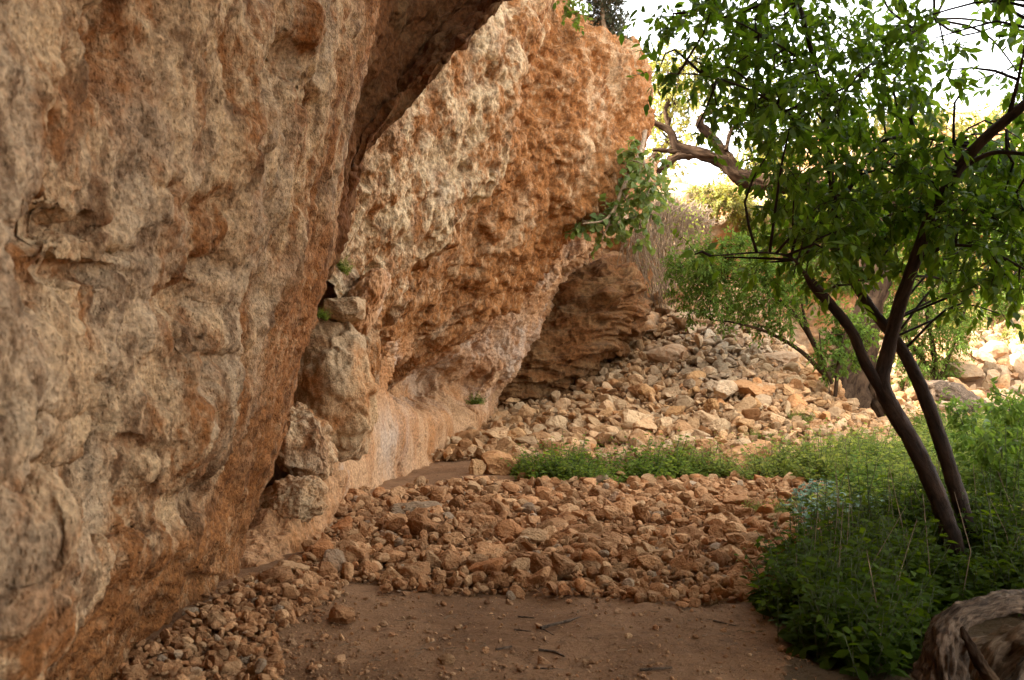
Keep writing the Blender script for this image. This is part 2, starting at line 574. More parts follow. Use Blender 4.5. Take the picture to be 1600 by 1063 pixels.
def d_bulge(p, n):
    d = (0.25, 0.25, 1.0)
    a = fbm(stretch(p, d, 1.3, 0.85), 3, 101) * 0.34
    b = fbm(stretch(p, d, 1.8, 2.6), 5, 105, 0.58) * 0.12
    w_ = p + 0.04 * np.stack([fbm(p * 7, 2, 7), fbm(p * 7, 2, 8), fbm(p * 7, 2, 9)], 1)
    f1, f2, idv = worley(stretch(p + 0.12 * np.stack([fbm(p * 3, 2, 7), fbm(p * 3, 2, 8), fbm(p * 3, 2, 9)], 1), d, 1.7, 2.2), 31)
    facet = (idv - 0.5) * 0.055 * sstep(0.0, 0.16, f2 - f1)
    hol = -sstep(0.12, 0.5, fbm(stretch(p, d, 1.3, 1.9), 4, 111)) * 0.15
    px, py = pix(p)
    for (cx, cy, rx, ry, dp) in DENTS:
        q = ((px - cx) / rx) ** 2 + ((py - cy) / ry) ** 2
        hol = hol - dp * np.exp(-q ** 1.5)
    r = (ridged(stretch(p, d, 2.6, 5.0), 4, 115) - 0.5) * 0.055
    fine = fbm(stretch(p, d, 1.9, 9), 5, 121, 0.66) * 0.05
    g1, g2, idg = worley(stretch(w_, d, 1.5, 9.0), 131)
    g3, g4, idh = worley(stretch(w_, d, 1.5, 21.0), 133)
    patch = sstep(-0.05, 0.25, fbm(p * 1.7, 3, 135))
    fine = fine - np.clip(0.42 - g1, 0, 1) * (idg > 0.45) * 0.10 * (0.3 + patch) - np.clip(0.42 - g3, 0, 1) * (idh > 0.5) * 0.035
    crack = np.clip(ridged(stretch(w_, d, 2.2, 1.1), 4, 137, 0.6) - 0.80, 0, 1) * 0.35
    fine = fine - crack
    px, py = pix(p)
    low = sstep(-25, 55, px - np.interp(py, [250, 360, 470, 580, 690, 780, 860, 920, 980, 1040, 1100], [545, 490, 446, 408, 370, 322, 250, 180, 95, 20, -80]) + fbm(p * 2.0, 3, 79) * 45)  # undercut: orange rock, its colour deepened to stand in for shade
    right = sstep(-75, -15, px - np.interp(py, [0, 240, 360, 470, 580, 690], [640, 600, 535, 500, 460, 437]))
    rust_shade = np.clip(low * 1.15 + sstep(0.1, 0.45, fbm(p * 1.6, 4, 77)) * 0.25, 0, 1)
    grey = np.clip(sstep(0.0, 0.3, fbm(stretch(p, d, 2.5, 1.1), 4, 81)) * (1 - low), 0, 1)
    sil = np.interp(py, [-300, -120, 0, 120, 240, 360, 470, 580, 690, 780, 860, 920], [610, 602, 592, 568, 538, 521, 498, 458, 437, 402, 378, 362])
    keep = 1 - 0.85 * sstep(-110, -15, px - sil) * (py < 900)
    return ((a + hol) * keep, (b * 0.9 + facet) * (0.35 + 0.65 * keep) + r + fine), {'rust_shade': rust_shade, 'grey': grey}


NBrows = [(-300, [(-350, 2.1), (0, 2.8), (180, 3.5), (340, 4.5), (470, 5.6), (560, 6.4), (610, 7.2), (590, 8.6)]),
          (-120, [(-350, 2.0), (0, 2.7), (170, 3.4), (330, 4.4), (460, 5.6), (550, 6.5), (602, 7.3), (575, 8.6)]),
          (0, [(-350, 1.95), (0, 2.65), (160, 3.3), (320, 4.3), (450, 5.6), (540, 6.6), (592, 7.4), (565, 8.6)]),
          (120, [(-350, 1.9), (0, 2.6), (150, 3.2), (310, 4.2), (430, 5.4), (515, 6.5), (568, 7.4), (545, 8.6)]),
          (240, [(-350, 1.9), (0, 2.6), (150, 3.2), (300, 4.15), (420, 5.3), (490, 6.4), (538, 7.4), (515, 8.6)]),
          (360, [(-350, 1.9), (0, 2.6), (150, 3.2), (300, 4.15), (410, 5.3), (478, 6.5), (521, 7.5), (500, 8.7)]),
          (470, [(-350, 1.9), (0, 2.6), (140, 3.2), (290, 4.15), (390, 5.3), (455, 6.5), (498, 7.6), (470, 8.8)]),
          (580, [(-350, 1.9), (0, 2.6), (130, 3.2), (280, 4.2), (370, 5.3), (425, 6.4), (458, 7.5), (435, 8.8)]),
          (690, [(-350, 1.95), (0, 2.65), (130, 3.3), (270, 4.3), (350, 5.3), (405, 6.4), (437, 7.4), (415, 8.8)]),
          (780, [(-350, 2.0), (0, 2.7), (120, 3.4), (250, 4.5), (330, 5.5), (375, 6.5), (402, 7.3), (390, 8.5)]),
          (860, [(-350, 1.94), (0, 2.5), (110, 3.05), (235, 4.0), (315, 5.3), (352, 6.5), (378, 7.4), (372, 8.6)]),
          (920, [(-350, 1.97), (0, 2.5), (95, 3.0), (175, 3.65), (265, 5.0), (330, 6.3), (362, 6.95), (362, 8.2)]),
          (980, [(-350, 2.0), (0, 2.55), (85, 3.05), (150, 3.75), (220, 4.75), (280, 5.6), (322, 6.05), (330, 7.5)]),
          (1040, [(-350, 2.1), (-40, 2.6), (30, 3.1), (110, 3.95), (185, 4.75), (240, 5.2), (270, 5.5), (290, 6.5)]),
          (1120, [(-350, 2.4), (-60, 3.1), (20, 3.7), (95, 4.2), (155, 4.5), (200, 4.75), (230, 5.0), (250, 6.0)]),
          (1290, [(-350, 2.7), (-40, 3.6), (40, 3.95), (100, 4.2), (150, 4.35), (180, 4.5), (200, 4.6), (220, 5.5)])]
NB = []
for py, row in NBrows:
    pts = [P(q[0], py, q[1]) for q in row]
    z0 = pts[0][2]
    NB.append([('w', -1.9, -5.0, z0), ('w', -1.65, -1.0, z0)] + [('w', *q) for q in pts])
top = [np.array(q[1:]) for q in NB[0]]
r1 = [('w', q[0] + 0.8, q[1] + 0.0, q[2] + 1.0 + 0.06 * max(0, 6 - q[1])) for q in top]
r0 = [('w', q[0] + 1.9, q[1] - 0.2, q[2] + 1.6 + 0.1 * max(0, 6 - q[1])) for q in top]
rm1 = [('w', q[0] + 2.2, q[1] - 0.2, q[2] + 2.6) for q in top]
rm2 = [('w', q[0] + 0.6, q[1], q[2] + 5.0) for q in top]
rm3 = [('w', q[0] - 6, q[1], q[2] + 6.0) for q in top]
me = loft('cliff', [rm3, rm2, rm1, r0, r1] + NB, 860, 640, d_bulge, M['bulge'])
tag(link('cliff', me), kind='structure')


def d_roof(p, n):
    d = (0.5, 0.3, 0.6)
    px, py = pix(p)
    a = fbm(stretch(p, d, 2.0, 1.3), 3, 201) * 0.2
    b = (ridged(stretch(p, d, 2.0, 2.6), 5, 205) - 0.5) * 0.17
    return (a, b + fbm(p * 14, 3, 209) * 0.014), {'rust_shade': sstep(-0.1, 0.3, fbm(p * 2, 3, 210)), 'grey': p[:, 0] * 0}


RL = [[(540, -420, 8.0), (760, -420, 9.4), (980, -380, 9.9), (1130, -330, 9.1), (1150, -460, 9.6)],
      [(560, -230, 8.0), (700, -220, 9.5), (860, -200, 9.9), (960, -170, 9.1), (975, -260, 9.5)],
      [(550, -80, 8.0), (660, -60, 9.5), (790, -60, 9.9), (850, -65, 9.2), (862, -150, 9.6)],
      [(540, 40, 8.0), (610, 50, 9.3), (690, 60, 9.7), (737, 52, 9.1), (742, 0, 9.6)],
      [(530, 150, 8.1), (575, 160, 9.0), (620, 160, 9.4), (645, 146, 9.0), (645, 105, 9.4)],
      [(520, 240, 8.2), (540, 245, 8.7), (560, 235, 9.1), (574, 222, 8.9), (574, 190, 9.3)],
      [(505, 320, 8.3), (520, 325, 8.6), (533, 318, 8.8), (540, 305, 8.8), (538, 285, 9.2)],
      [(490, 400, 8.4), (515, 395, 8.5), (523, 388, 8.6), (526, 380, 8.8), (524, 360, 9.3)],
      [(480, 450, 8.5), (500, 440, 8.6), (505, 438, 8.7), (508, 430, 8.9), (505, 420, 9.4)]]
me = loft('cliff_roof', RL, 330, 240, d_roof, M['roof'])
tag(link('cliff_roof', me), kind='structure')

LIPX = [640, 700, 760, 815, 890, 950, 985, 1000]
LIPY = [575, 525, 475, 420, 350, 290, 220, 150]


FS = 1.0


def d_face(p, n):
    d = (0.62, 0.25, 0.75)
    px, py = pix(p)
    prow = sstep(-40, 40, (px - np.interp(py, [0, 80, 200, 300, 400], [885, 830, 770, 760, 740])))
    edge = px - np.interp(py, [-100, 0, 120, 230, 330, 400, 500, 600], [880, 845, 800, 765, 705, 645, 590, 560]) + fbm(p * 1.3, 3, 303) * 45
    but = sstep(30, -25, edge)
    rec = np.exp(-((edge - 70) / 50) ** 2)
    a = fbm(stretch(p, d, 1.8, 0.7), 3, 301) * 0.34 + FS * (but * 0.35 - rec * 0.25)
    w = p + 0.10 * np.stack([fbm(p * 2.5, 2, 17), fbm(p * 2.5, 2, 18), fbm(p * 2.5, 2, 19)], 1)
    f1, f2, idv = worley(stretch(w, d, 1.9, 2.1), 331)
    pit = np.clip(0.52 - f1, 0, 1) * (idv > 0.45) * 0.30
    f3, f4, idw = worley(stretch(w, d, 1.6, 6.0), 341)
    pit2 = np.clip(0.5 - f3, 0, 1) * (idw > 0.3) * 0.22
    f5, f6, idx = worley(stretch(w, d, 1.5, 13.0), 343)
    pit2 = pit2 + np.clip(0.48 - f5, 0, 1) * (idx > 0.4) * 0.11
    g1, g2, idg = worley(w * 2.6, 351)
    h1, h2, idh = worley(w * 6.5, 355)
    knob = (np.sqrt(np.clip(1 - g1 * g1, 0, 1)) - 0.7) * 0.24 * (0.5 + idg) + (0.45 - h1) * 0.15 + fbm(stretch(p, (0.3, 0.2, 1.0), 1.8, 0.9), 4, 359, 0.6) * 0.35
    b = fbm(stretch(p, d, 1.5, 2.6), 5, 361, 0.55) * 0.17
    fine = fbm(stretch(p, d, 1.4, 11), 4, 371, 0.62) * 0.055
    d1 = b * (1 - 0.3 * prow) - (pit + pit2) * (1 - prow) + knob * prow + fine * (0.8 + 0.5 * prow)
    rust_shade = np.clip(prow * 0.36 + rec * 0.7 - but * 0.35 + sstep(0.05, 0.3, fbm(stretch(p, d, 2.2, 1.2), 4, 381)) * 0.8 + sstep(0.0, 0.3, fbm(p * 3.0, 3, 382)) * 0.5, 0, 1)
    lip = sstep(70, 10, np.interp(px, LIPX, LIPY) - py)  # darkness of the overhang lip, put into the colour
    rust_shade = np.clip(rust_shade + lip * 0.9, 0, 1)
    grey = sstep(0.0, 0.3, fbm(stretch(p, d, 2.5, 1.3), 4, 391)) * (1 - prow) * 0.7
    return (a, d1), {'rust_shade': rust_shade, 'grey': grey}


MFr = [(-420, [(450, 9.4), (540, 10.4), (610, 11.3), (670, 12.2), (720, 13.1), (760, 14.1), (790, 15.2), (810, 17), (820, 21)]),
       (-250, [(470, 9.7), (560, 10.6), (640, 11.4), (710, 12.3), (760, 13.2), (800, 14.2), (830, 15.2), (850, 17), (860, 20)]),
       (-100, [(470, 9.8), (565, 10.7), (650, 11.6), (720, 12.6), (770, 13.6), (805, 14.6), (830, 15.6), (848, 17.5), (855, 20)]),
       (-10, [(470, 10), (580, 10.8), (675, 11.8), (750, 12.9), (805, 14), (845, 15), (872, 16), (890, 17.8), (895, 20)]),
       (45, [(470, 10), (582, 10.8), (685, 11.85), (775, 13), (840, 14.1), (890, 15.2), (925, 16.3), (945, 17.9), (950, 20)]),
       (85, [(470, 10), (585, 10.8), (690, 11.9), (785, 13.1), (858, 14.3), (922, 15.5), (972, 16.6), (1000, 18), (1000, 20)]),
       (150, [(470, 10), (580, 10.8), (680, 11.9), (780, 13.1), (860, 14.3), (935, 15.5), (995, 16.7), (1008, 18), (1003, 20)]),
       (220, [(470, 10), (570, 10.8), (670, 11.9), (765, 13.1), (850, 14.3), (925, 15.4), (980, 16.6), (1000, 18), (998, 20)]),
       (290, [(470, 10), (565, 10.8), (655, 11.9), (740, 13), (815, 14.2), (890, 15.4), (945, 16.5), (962, 17.8), (965, 20)]),
       (350, [(470, 10), (560, 10.8), (640, 11.8), (715, 12.9), (780, 14), (840, 15.2), (888, 16.2), (903, 17.6), (905, 19.5)]),
       (420, [(470, 10.1), (555, 10.9), (625, 11.9), (685, 12.9), (735, 13.9), (780, 14.8), (815, 15.6), (830, 17), (830, 19)]),
       (490, [(470, 10.2), (550, 11), (610, 12), (655, 12.9), (690, 13.8), (720, 14.6), (745, 15.3), (760, 16.7), (765, 18.5)]),
       (560, [(470, 10.3), (545, 11.1), (590, 12), (620, 12.8), (640, 13.5), (655, 14.1), (668, 14.7), (680, 16), (690, 17.5)]),
       (620, [(470, 11.6), (540, 12.4), (570, 13.2), (592, 14.0), (607, 14.8), (618, 15.5), (626, 16.2), (634, 17), (645, 18)])]
MF = [[(q[0], py, q[1]) for q in row] for py, row in MFr]
mt = [np.array(P(*q)) for q in MF[0]]
MF = [[('w', q[0] - 5, q[1], q[2] + 3.0) for q in mt], [('w', q[0] + 0.1, q[1], q[2] + 1.8) for q in mt]] + MF
me = loft('cliff_face', MF, 620, 560, d_face, M['face'])
tag(link('cliff_face', me), kind='structure')

NICHE = P(700, 598, 16.2)
HOLE = P(643, 592, 14.0)


def d_wall(p, n):
    d = (0.1, 0.1, 1.0)
    px, py = pix(p)
    up = sstep(40, -60, py - np.interp(px, [500, 600, 640, 760, 800], [560, 600, 640, 640, 640]))
    a = fbm(stretch(p, d, 1.4, 0.8), 3, 401) * 0.16
    q = np.stack([(px - 698) / 62, (py - 600) / 36], 1)
    a = a + 0.75 * np.exp(-(q[:, 0] ** 2 + q[:, 1] ** 2) ** 1.4)
    q = np.stack([(px - 644) / 13, (py - 592) / 22], 1)
    a = a + 0.6 * np.exp(-(q[:, 0] ** 2 + q[:, 1] ** 2))
    q = np.stack([(px - 845) / 42, (py - 545) / 26], 1)
    w = p + 0.10 * np.stack([fbm(p * 2.5, 2, 17), fbm(p * 2.5, 2, 18), fbm(p * 2.5, 2, 19)], 1)
    f3, f4, idw = worley(stretch(w, (0.6, 0.3, 0.7), 1.6, 4.0), 441)
    b = fbm(stretch(p, d, 1.6, 3.0), 4, 405) * (0.06 + 0.18 * up)
    pit = np.clip(0.5 - f3, 0, 1) * (idw > 0.3) * 0.45 * up
    crack = np.clip(ridged(stretch(p, d, 3.0, 1.4), 4, 409, 0.6) - 0.80, 0, 1) * 0.6
    fine = fbm(p * 18, 4, 411) * (0.010 + 0.06 * up)
    grey = np.exp(-(((px - 612) / 28) ** 2 + ((py - 690) / 52) ** 2)) * 0.75 + 0.6 * up * sstep(0, 0.3, fbm(p * 1.5, 3, 415)) + 0.7 * np.exp(-(((px - 800) / 60) ** 2 + ((py - 540) / 40) ** 2))
    rust_shade = np.clip(sstep(0.0, 0.35, fbm(stretch(p, d, 2, 1.0), 3, 421)) * 0.6 + np.exp(-((py - np.interp(px, LIPX, LIPY) - 20) / 22) ** 2) * 0.9, 0, 1)  # band below the lip: underside shade put into the colour
    return (-a, -(-b + pit + crack - fine)), {'rust_shade': rust_shade, 'grey': np.clip(grey, 0, 1)}


LW = [[(500, 400, 11.2), (600, 430, 13), (700, 400, 15.5), (820, 330, 18), (920, 280, 19.3), (1010, 250, 20.5), (1030, 250, 23)],
      [(500, 500, 11.0), (570, 520, 12.2), (650, 500, 14.5), (760, 440, 17), (870, 395, 18.8), (975, 350, 20), (1005, 340, 22.5)],
      [(490, 580, 11.0), (560, 590, 11.8), (630, 570, 14), (720, 520, 16.6), (800, 475, 18), (870, 432, 19), (892, 430, 22)],
      [(490, 640, 10.9), (550, 650, 11.6), (625, 630, 13.6), (700, 595, 16.3), (760, 570, 17.6), (815, 545, 18.4), (832, 545, 21)],
      [(485, 700, 10.8), (545, 700, 11.4), (620, 690, 13.2), (690, 650, 15.8), (730, 635, 17.2), (768, 620, 18), (782, 620, 20.5)],
      [(480, 760, 10.7), (540, 755, 11.2), (615, 735, 13.2), (685, 705, 15.8), (722, 690, 17.0), (754, 680, 17.9), (768, 680, 20)],
      [(475, 810, 10.5), (535, 800, 11.0), (612, 775, 12.8), (683, 735, 15.4), (720, 718, 16.8), (750, 705, 17.7), (766, 705, 20)],
      [(470, 900, 10.3), (530, 870, 10.7), (610, 830, 12.5), (680, 790, 15), (716, 770, 16.4), (748, 750, 17.4), (765, 750, 20)]]
me = loft('cliff_wall', LW, 420, 420, d_wall, M['wall'])
tag(link('cliff_wall', me), kind='structure')


def d_out(p, n):
    px, py = pix(p)
    q = p.copy()
    q[:, 2] = q[:, 2] - 0.12 * q[:, 0] + 0.14 * fbm(p * 0.9, 2, 501)
    lay = fbm(q * np.array([0.5, 0.5, 3.6]), 4, 505) * 0.42
    f1, f2, idv = worley(q * np.array([2.2, 2.2, 4.5]), 509)
    h1, h2, idh = worley(p * 6.0, 513)
    d1 = lay + np.clip(0.5 - f1, -0.3, 0.5) * 0.22 + (0.4 - h1) * 0.10 + fbm(p * 9, 4, 515) * 0.05
    d1 = d1 - 0.5 * np.exp(-(((px - 945) / 16) ** 2 + ((py - 470) / 10) ** 2))
    return (fbm(p * 0.8, 3, 521) * 0.2, d1), {'rust_shade': sstep(0, 0.3, fbm(p, 3, 525)), 'grey': p[:, 0] * 0}


OC = [[(790, 440, 25), (850, 400, 25), (910, 395, 25), (965, 400, 25), (1000, 405, 25.5), (1012, 415, 26)],
      [(790, 450, 22.4), (850, 432, 22), (905, 422, 21.6), (962, 420, 21.6), (998, 428, 22.2), (1012, 432, 24.5)],
      [(770, 480, 21.6), (840, 468, 21.2), (900, 460, 20.8), (955, 455, 20.8), (1000, 458, 21.6), (1012, 458, 24)],
      [(760, 525, 21), (830, 515, 20.6), (890, 508, 20.4), (940, 503, 20.5), (993, 500, 21.5), (1004, 500, 24)],
      [(750, 570, 20.5), (820, 565, 20.1), (880, 556, 20.2), (930, 548, 20.5), (970, 538, 21.5), (983, 540, 24)],
      [(740, 640, 20.3), (810, 625, 20.1), (860, 610, 20.5), (910, 600, 20.9), (945, 580, 21.8), (962, 580, 24)],
      [(740, 720, 20.5), (810, 700, 20.5), (860, 700, 20.7), (910, 690, 21.2), (950, 680, 22), (965, 680, 24)]]
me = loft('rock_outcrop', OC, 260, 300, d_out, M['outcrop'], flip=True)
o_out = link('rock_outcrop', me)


def d_far(p, n):
    q = p.copy()
    q[:, 2] = q[:, 2] - 0.1 * q[:, 0]
    a = fbm(p * 0.3, 3, 601) * 0.8
    lay = fbm(q * np.array([0.35, 0.35, 1.6]), 4, 605) * 0.55
    f1, f2, idv = worley(q * np.array([0.9, 0.9, 1.5]), 609)
    d1 = lay + np.clip(0.6 - f1, -0.3, 0.5) * 0.5 + fbm(p * 4, 4, 615) * 0.12
    px, py = pix(p)
    d1 = d1 - 1.6 * np.exp(-(((px - 1138) / 20) ** 2 + ((py - 352) / 14) ** 2))
    return (a, d1), {'rust_shade': sstep(-0.05, 0.3, fbm(p * 0.5, 3, 625)), 'grey': sstep(0.1, 0.4, fbm(p * 0.7, 3, 627))}


fpx = [840, 930, 1000, 1050, 1090, 1150, 1240, 1340, 1440, 1540, 1640, 1800, 2000, 2500]
fY = [25, 24, 24.0, 25.3, 27, 29.5, 32, 33.5, 34, 34, 33.5, 32, 29, 22]
ftop = [170, 225, 290, 312, 318, 300, 262, 235, 220, 212, 205, 190, 170, 150]
FC = []
for kk, (fr, dy) in enumerate([(-0.1, 9), (0.0, 2.2), (0.18, 0.7), (0.45, 0.3), (0.7, 0.0), (1.0, -0.5), (1.45, -0.8)]):
    row = []
    for a, b, c in zip(fpx, fY, ftop):
        row.append((a, c + (525 - c) * fr, b + dy))
    FC.append(row)
me = loft('far_cliff', FC, 240, 520, d_far, M['far'], flip=True)
tag(link('far_cliff', me), kind='structure')

CB = []  # unseen rock wall and roof, added to block light around the camera
for y, z in [(-4.2, -1), (-4.1, 2), (-3.6, 4), (-2.6, 5.2), (-0.8, 5.7), (1.2, 5.8), (2.6, 5.9), (3.1, 6.4), (2.8, 8.2), (-1.0, 9.5), (-9, 10)]:
    CB.append([('w', x, y - 0.12 * abs(x), z + dz) for x, dz in [(-4, 0), (-1.5, 0.1), (0.3, 0.2), (2.0, 0.1), (3.6, -0.2), (5.2, -0.8)]])
me = loft('unseen_shade_cliff', CB, 90, 90, lambda p, n: (fbm(p * 0.6, 3, 811) * 0.5, {'rust_shade': p[:, 0] * 0 + .4, 'grey': p[:, 0] * 0}), M['bulge'])
tag(link('unseen_shade_cliff', me), kind='structure')

# body of the plateau behind the faces: closes the rock mass
def d_body(p, n):
    return fbm(p * 0.4, 3, 801) * 0.5, {'rust_shade': p[:, 0] * 0 + .3, 'grey': p[:, 0] * 0}


BODY = []
for x, z in [(-2.9, -1.5), (-2.7, 1.5), (-2.5, 3.5), (-2.0, 5.0), (-1.5, 7.0), (-1.6, 9.0), (-3.2, 11.0), (-9.0, 12.0), (-30, 13.5)]:
    row = []
    for yy, dx, zs in [(-14, -0.3, 1.0), (-6, -0.3, 1.0), (2, -0.3, 1.0), (7, -0.3, 1.0), (10.5, -0.35, 1.0), (14, 0.2, 0.95), (18, 0.9, 0.84), (21.5, 1.6, 0.78), (26, 2.0, 0.74), (34, -2.0, 0.7), (60, -12, 0.7)]:
        row.append(('w', x + dx, yy, z * (zs if z > 2 else 1)))
    BODY.append(row)
me = loft('cliff_body', BODY, 90, 160, d_body, M['far'])
tag(link('cliff_body', me), kind='structure')

# ------------------------------------------------------------------ rock blobs
def ico(sub):
    import bmesh
    bm = bmesh.new()
    bmesh.ops.create_icosphere(bm, subdivisions=sub, radius=1)
    V = np.array([v.co[:] for v in bm.verts])
    Fc = np.array([[v.index for v in f.verts] for f in bm.faces])
    bm.free()
    return V, Fc


ICO = {s: ico(s) for s in (1, 2, 3, 4, 5, 6)}


def chunk(sub, rng, planes=11, rough=0.05, cut=(0.5, 1.0), sharp=14):
    """angular broken stone: unit ball cut by random planes"""
    V, Fc = ICO[sub]
    n = rng.normal(size=(planes, 3))
    n /= np.linalg.norm(n, axis=1)[:, None]
    h = rng.uniform(*cut, planes) ** 1.0
    dd = V @ n.T
    r = np.where(dd > 0.05, h / np.maximum(dd, 0.05), 9)
    r = np.minimum(r.min(axis=1), 1.25)
    W = V * r[:, None]
    s = rng.uniform(0, 50)
    W = W + V * (fbm(V * 1.8 + s, 3, 3) * rough * 3.2 + (fbm(V * 5 + s, 3, 6) * rough * 2 if sub > 2 else 0))[:, None]
    return W, Fc


# big blocks wedged in the cleft
def big_block(name, c, size, rng, label, cat, mat, planes=16, rough=0.06, rot=0.0, extra=None, tilt=0.0, box=False):
    W, Fc = chunk(6, rng, planes, 0.0, (0.74, 1.0) if planes < 60 else (0.9, 1.0))
    if box:
        W = W / np.max(np.abs(W) / np.array([1, 1, 0.92]), axis=1)[:, None] * 0.35 + W * 0.65
        W[:, 2] = np.minimum(W[:, 2], 0.62 + 0.12 * W[:, 0])
    W = W * np.array(size)
    cz, sz = math.cos(rot), math.sin(rot)
    W = W @ np.array([[cz, sz, 0], [-sz, cz, 0], [0, 0, 1]])
    ct, st = math.cos(tilt), math.sin(tilt)
    W = W @ np.array([[ct, 0, st], [0, 1, 0], [-st, 0, ct]])
    p = W + np.array(c)
    nrm = W / np.linalg.norm(W, axis=1)[:, None]
    R = max(size)
    f1, f2, idv = worley(p * 3.2 / R * 0.9 + 0.2 * fbm(p * 4 / R, 2, 3)[:, None], 71)
    g1, g2, idg = worley(p * 7.0 / R, 73)
    dsp = (fbm(p * 1.6 / R, 3, 74) * 0.16 + (idv - 0.5) * 0.10 * sstep(0, .12, f2 - f1) + (0.4 - g1) * 0.06 + fbm(p * 9 / R, 4, 75) * 0.05) * R * rough / 0.06 * 0.8
    if extra:
        dsp = dsp + extra(p)
    p = p + nrm * dsp[:, None]
    o = link(name, new_mesh(name, p, [Fc], {'rust_shade': sstep(0, .3, fbm(p * 2, 3, 9)) * 0.6, 'grey': sstep(-.2, .3, fbm(p * 1.5, 3, 12))}, [mat]))
    return tag(o, label, cat)


rg = np.random.default_rng(21)
big_block('wedged_boulder', P(522, 612, 9.9), (0.43, 0.55, 0.78), np.random.default_rng(5), 'tall knobbly grey tan boulder wedged in the cliff cleft, the largest block there', 'boulder', M['block'], 100, 0.07, tilt=0.16)
big_block('cap_boulder', P(538, 482, 9.9), (0.21, 0.32, 0.15), np.random.default_rng(8), 'small flat topped grey block sitting on the tall wedged boulder', 'boulder', M['block'], 22, 0.03, box=True)
big_block('spur_boulder', P(572, 470, 10.5), (0.17, 0.45, 0.40), np.random.default_rng(12), 'narrow tan rock spur leaning behind the small flat topped block', 'boulder', M['wall'], 70, 0.10, tilt=-0.45)
big_block('ledge_boulder', P(466, 690, 9.0), (0.27, 0.5, 0.43), np.random.default_rng(15), 'rounded orange tan boulder bulging below the tall wedged boulder in the cleft', 'boulder', M['bulge'], 90, 0.10, tilt=0.75)
big_block('knob_boulder', P(464, 784, 8.35), (0.27, 0.32, 0.20), np.random.default_rng(33), 'rough brown knobbly boulder low in the dark crack at the cliff foot', 'boulder', M['block'], 100, 0.10, tilt=0.45)
tag(o_out, 'dark brown layered rock outcrop above the scree at the back of the shelter', 'rock outcrop')


def d_toe(p, n):
    d = (0.4, 0.3, 0.8)
    a = fbm(stretch(p, d, 2, 1.8), 3, 701) * 0.10
    b = (ridged(stretch(p, d, 1.8, 3.0), 3, 703) - 0.5) * 0.07 + fbm(p * 9, 4, 705) * 0.03
    return (a, b), {'rust_shade': 0.3 + 0.5 * sstep(-0.1, 0.3, fbm(p * 2, 3, 706)), 'grey': p[:, 0] * 0}


TOE = [[(370, 750, 9.3), (415, 760, 9.0), (465, 748, 9.0), (510, 738, 9.6), (533, 735, 10.2), (540, 735, 11.5)],
       [(360, 775, 8.5), (410, 795, 8.2), (470, 775, 8.4), (515, 757, 9.1), (533, 752, 10.0), (540, 750, 11.5)],
       [(350, 830, 8.1), (405, 830, 7.95), (460, 818, 8.1), (503, 800, 8.8), (522, 795, 9.5), (530, 790, 11.2)],
       [(345, 880, 7.6), (395, 872, 7.55), (445, 860, 7.75), (485, 845, 8.3), (503, 838, 8.9), (512, 830, 11)],
       [(330, 930, 7.0), (375, 915, 6.95), (420, 902, 7.15), (465, 885, 7.7), (485, 875, 8.2), (495, 870, 10)],
       [(330, 1010, 6.5), (370, 985, 6.5), (410, 970, 6.7), (440, 955, 7.1), (462, 945, 7.5), (480, 940, 9.5)]]
me = loft('cliff_toe', TOE, 260, 260, d_toe, M['wall'])
tag(link('cliff_toe', me), kind='structure')

# ------------------------------------------------------------------ loose stones
VAR = {}


def variants(sub, n, seed, rough=0.05):
    r = np.random.default_rng(seed)
    return [chunk(sub, r, int(r.integers(8, 14)), rough) for _ in range(n)]


def rand_rot(rng, n):
    q = rng.normal(size=(n, 4))
    q /= np.linalg.norm(q, axis=1)[:, None]
    w, x, y, z = q.T
    return np.stack([np.stack([1 - 2 * (y * y + z * z), 2 * (x * y - z * w), 2 * (x * z + y * w)], -1),
                     np.stack([2 * (x * y + z * w), 1 - 2 * (x * x + z * z), 2 * (y * z - x * w)], -1),
                     np.stack([2 * (x * z - y * w), 2 * (y * z + x * w), 1 - 2 * (x * x + y * y)], -1)], 1)


def merge_stones(pos, rad, sub, seed, tint, grey, flat=0.7):
    r = np.random.default_rng(seed)
    var = variants(sub, 14, seed)
    n = len(pos)
    k = r.integers(0, len(var), n)
    Rm = rand_rot(r, n)
    sc = np.stack([r.uniform(.7, 1.35, n), r.uniform(.7, 1.2, n), r.uniform(.4, .9, n)], 1)
    Vs, Fs, T, Gr = [], [], [], []
    off = 0
    for j, (W, Fc) in enumerate(var):
        ii = np.where(k == j)[0]
        if not len(ii):
            continue
        w = (W[None] * sc[ii][:, None, :]) @ Rm[ii].transpose(0, 2, 1)
        w[:, :, 2] *= flat + 0.15
        w = w * rad[ii][:, None, None] + pos[ii][:, None, :]
        Vs.append(w.reshape(-1, 3))
        Fs.append((Fc[None] + (off + np.arange(len(ii)) * len(W))[:, None, None]).reshape(-1, 3))
        T.append(np.repeat(tint[ii], len(W)))
        Gr.append(np.repeat(grey[ii], len(W)))
        off += len(ii) * len(W)
    return np.concatenate(Vs), np.concatenate(Fs), np.concatenate(T), np.concatenate(Gr)


